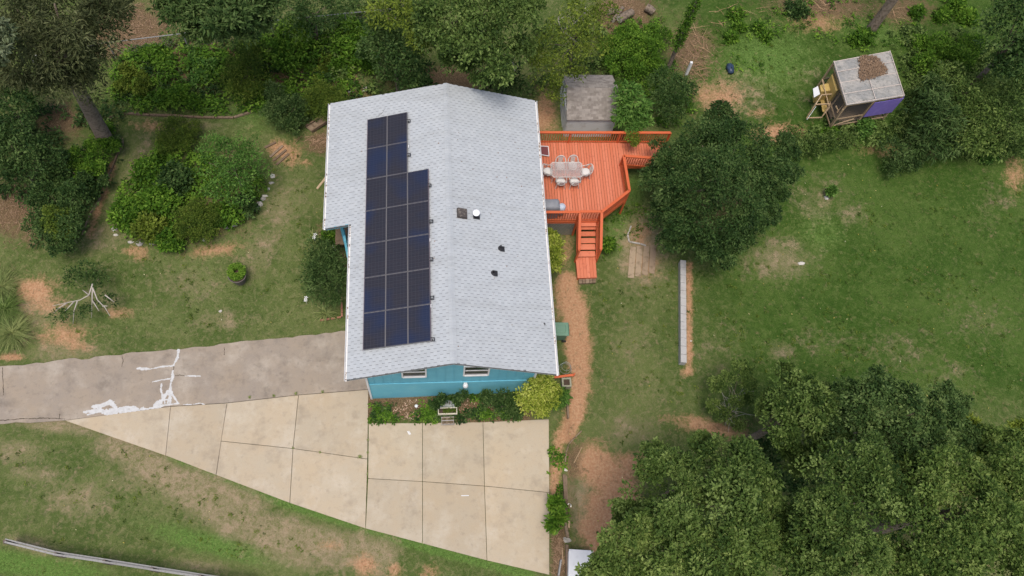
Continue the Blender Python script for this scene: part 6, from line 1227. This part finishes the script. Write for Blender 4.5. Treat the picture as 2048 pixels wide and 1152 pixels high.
for t, s0, s1 in ((.015, 0, 1), (.25, 0, 1), (.5, 0, 1), (.75, 0, 1), (.985, 0, 1)):
    m = MB(); m.beam(Lr(s0, t) + [0, 0, .032], Lr(s1, t) + [0, 0, .032], .045, .02); m.build('roof_batten', mat('pale_batten', (0.468, 0.406, 0.359), .8) if 'pale_batten' not in bpy.data.materials else bpy.data.materials['pale_batten'], coop)
for s_, t0, t1 in ((.01, 0, 1), (.99, 0, 1), (.5, 0, .5)):
    m = MB(); m.beam(Lr(s_, t0) + [0, 0, .05], Lr(s_, t1) + [0, 0, .05], .04, .02); m.build('roof_batten', bpy.data.materials['pale_batten'], coop)
for s_, t in ((.02, .02), (.98, .02), (.98, .98), (.02, .98), (.5, .02)):
    p = Lr(s_, t); m = MB(); m.box((p[0], p[1], (cz - .1 + p[2] - .06) / 2), (.09, .09, p[2] - .06 - cz + .1)); m.build('post', M['newwood'], coop)
def bz(p, z): return np.array([p[0], p[1], z])
for (a, b) in (((.02, .02), (.98, .02)), ((.98, .02), (.98, .98)), ((.02, .98), (.98, .98)), ((.02, .02), (.02, .98))):
    for z in (ct - .12, cz + .08, cz + .75):
        m = MB(); m.beam(bz(Lr(*a), z), bz(Lr(*b), z), .04, .09); m.build('rail', M['newwood'], coop)
a, b = Lr(.50, .0), Lr(1.0, .0)
m = MB(); m.beam(bz(a, ct - .78) + [0, -.06, 0], bz(b, ct - .78) + [0, -.06, 0], .02, 1.35); m.build('plywood_wall', M['purple'], coop)
m = MB(); m.beam(bz(Lr(1, 0), ct - .78) + [.04, 0, 0], bz(Lr(1, 1), ct - .78) + [.04, 0, 0], .02, 1.35); m.build('plywood_wall', M['purple'], coop)
wm = mat('chicken_wire', (.09, .085, .08), .6); m = MB()
for (a, b, n) in (((.02, .02), (.5, .02), 24), ((.02, .02), (.02, .98), 44)):
    for k in range(n + 1):
        q = Lr(a[0] + (b[0] - a[0]) * k / n, a[1] + (b[1] - a[1]) * k / n); m.beam(bz(q, cz), bz(q, ct - .15), .005, .005)
    for k in range(18): m.beam(bz(Lr(*a), cz + k * .115), bz(Lr(*b), cz + k * .115), .005, .005)
m.build('wire_mesh', wm, coop, stuff=True)
m = MB(); c_ = Lr(.5, .5); m.box((c_[0], c_[1], cz + .02), (3.2, 2.6, .04), .1); m.build('floor', mat('straw_floor', (.20, .15, .10), .95), coop)
# leaf heap on the coop roof
mm = MB(); rs = np.random.default_rng(9)
outl = [(.40, .92), (.50, 1.0), (.62, .97), (.72, .93), (.82, .70), (.84, .55), (.72, .50), (.55, .48), (.36, .46), (.34, .6), (.42, .75)]
for _ in range(2600):
    s_, t = rs.uniform(.3, .9), rs.uniform(.42, 1.0)
    if not inpoly(np.array(s_ + rs.normal(0, .012)), np.array(t + rs.normal(0, .012)), outl): continue
    q = Lr(s_, t) + [0, 0, .05 + rs.random() * .06]; k = len(mm.v); mm.box(q, (rs.uniform(.04, .1), rs.uniform(.03, .06), .01), M=Matrix.Rotation(rs.uniform(0, 6), 3, 'Z') @ Matrix.Rotation(rs.uniform(-.5, .5), 3, 'X')); mm.t[k:] = [rs.random()] * (len(mm.v) - k)
tag(mm.build('leaf_heap', tintmat('brown_leaf_heap', (.13, .085, .055), (.25, .17, .11), .95, .1)), 'heap of brown leaves lying on the coop roof', 'leaf heap', kind='stuff')
# annexe: leaning frames and the yellow nest box left of the coop
def cbm(par, p, q, w=.05, h=.07, mt='newwood', nm='frame_bar'):
    m = MB(); m.beam(p, q, w, h); return m.build(nm, M[mt], par)
rn = empty('run_frame', 'open timber frame standing left of the coop', 'frame')
A = at(1613, 236, cz + .05); B = at(1643, 235, cz + .05); C_ = at(1631, 209, cz + .95); D_ = at(1660, 208, cz + .95); E_ = at(1643, 190, cz + 1.2); F_ = at(1681, 187, cz + 1.3)
for a, b in ((A, B), (A, C_), (B, F_), (C_, D_), (C_, E_), (E_, F_), (B, D_)): cbm(rn, a, b)
cbm(rn, at(1644, 158, cz + 1.6), at(1658, 212, cz + .9), .04, .04)
for p in (E_, F_, C_): cbm(rn, p, (p[0], p[1], cz - .05))
m = MB(); q = [at(x, y, cz + .04) for x, y in ((1614, 237), (1618, 230))]; cbm(rn, at(1614, 239, cz + .1), at(1632, 213, cz + .95), .03, .03, 'white')
nb = empty('nest_box', 'yellow plywood nest box at the left side of the coop', 'nest box'); q = [at(x, y, cz + 1.25) for x, y in ((1640, 170), (1668, 164), (1672, 180), (1642, 183))]; m = MB(); m.prism([tuple(k[:2]) for k in q], cz + .2, cz + 1.25); m.build('box', M['yplank'], nb)
q = [at(x, y, cz + 1.75) for x, y in ((1663, 150), (1672, 138), (1682, 178), (1672, 182))]; m = MB(); m.prism([tuple(k[:2]) for k in q], cz + .6, cz + 1.75); m.build('panel', M['yplank'], nb)
q = [at(x, y, cz + .35) for x, y in ((1640, 195), (1648, 193), (1655, 210), (1650, 225), (1645, 222))]; m = MB(); m.prism([tuple(k[:2]) for k in q], cz + .3, cz + .36); m.build('ramp', M['yplank'], nb)
q = [at(x, y, cz + 1.3) for x, y in ((1626, 177), (1636, 172), (1640, 188), (1628, 195))]; m = MB(); m.prism([tuple(k[:2]) for k in q], cz + 1.27, cz + 1.3); hh = tag(m.build('white_flap', M['sheet']), 'white sheet lid beside the yellow nest box', 'lid'); 
for (a, b, lb) in (((1698, 238), (1728, 246), 'bare lumber plank leaning in front of the coop'), ((1703, 248), (1714, 238), 'short board in front of the coop'), ((1665, 253), (1690, 247), 'long low board at the coop corner')):
    timber(lb, [a, b], .06, .05, 'loose_board', 'newwood', 'board')
ld = empty('leaning_door', 'timber door frame leaning before the left coop corner', 'frame'); fl = RC[0]
for a, b in ((bz(fl, ct - .2) + [-.1, -.1, 0], at(1660, 257, cz + .05)), (bz(Lr(.3, 0), cz + .9) + [0, -.2, 0], at(1668, 250, cz + .05)), (at(1674, 225, cz + 1.2), at(1690, 205, cz + 1.6)), (at(1672, 212, cz + 1.6), at(1678, 225, cz + 1.2))): cbm(ld, a, b, .06, .05)
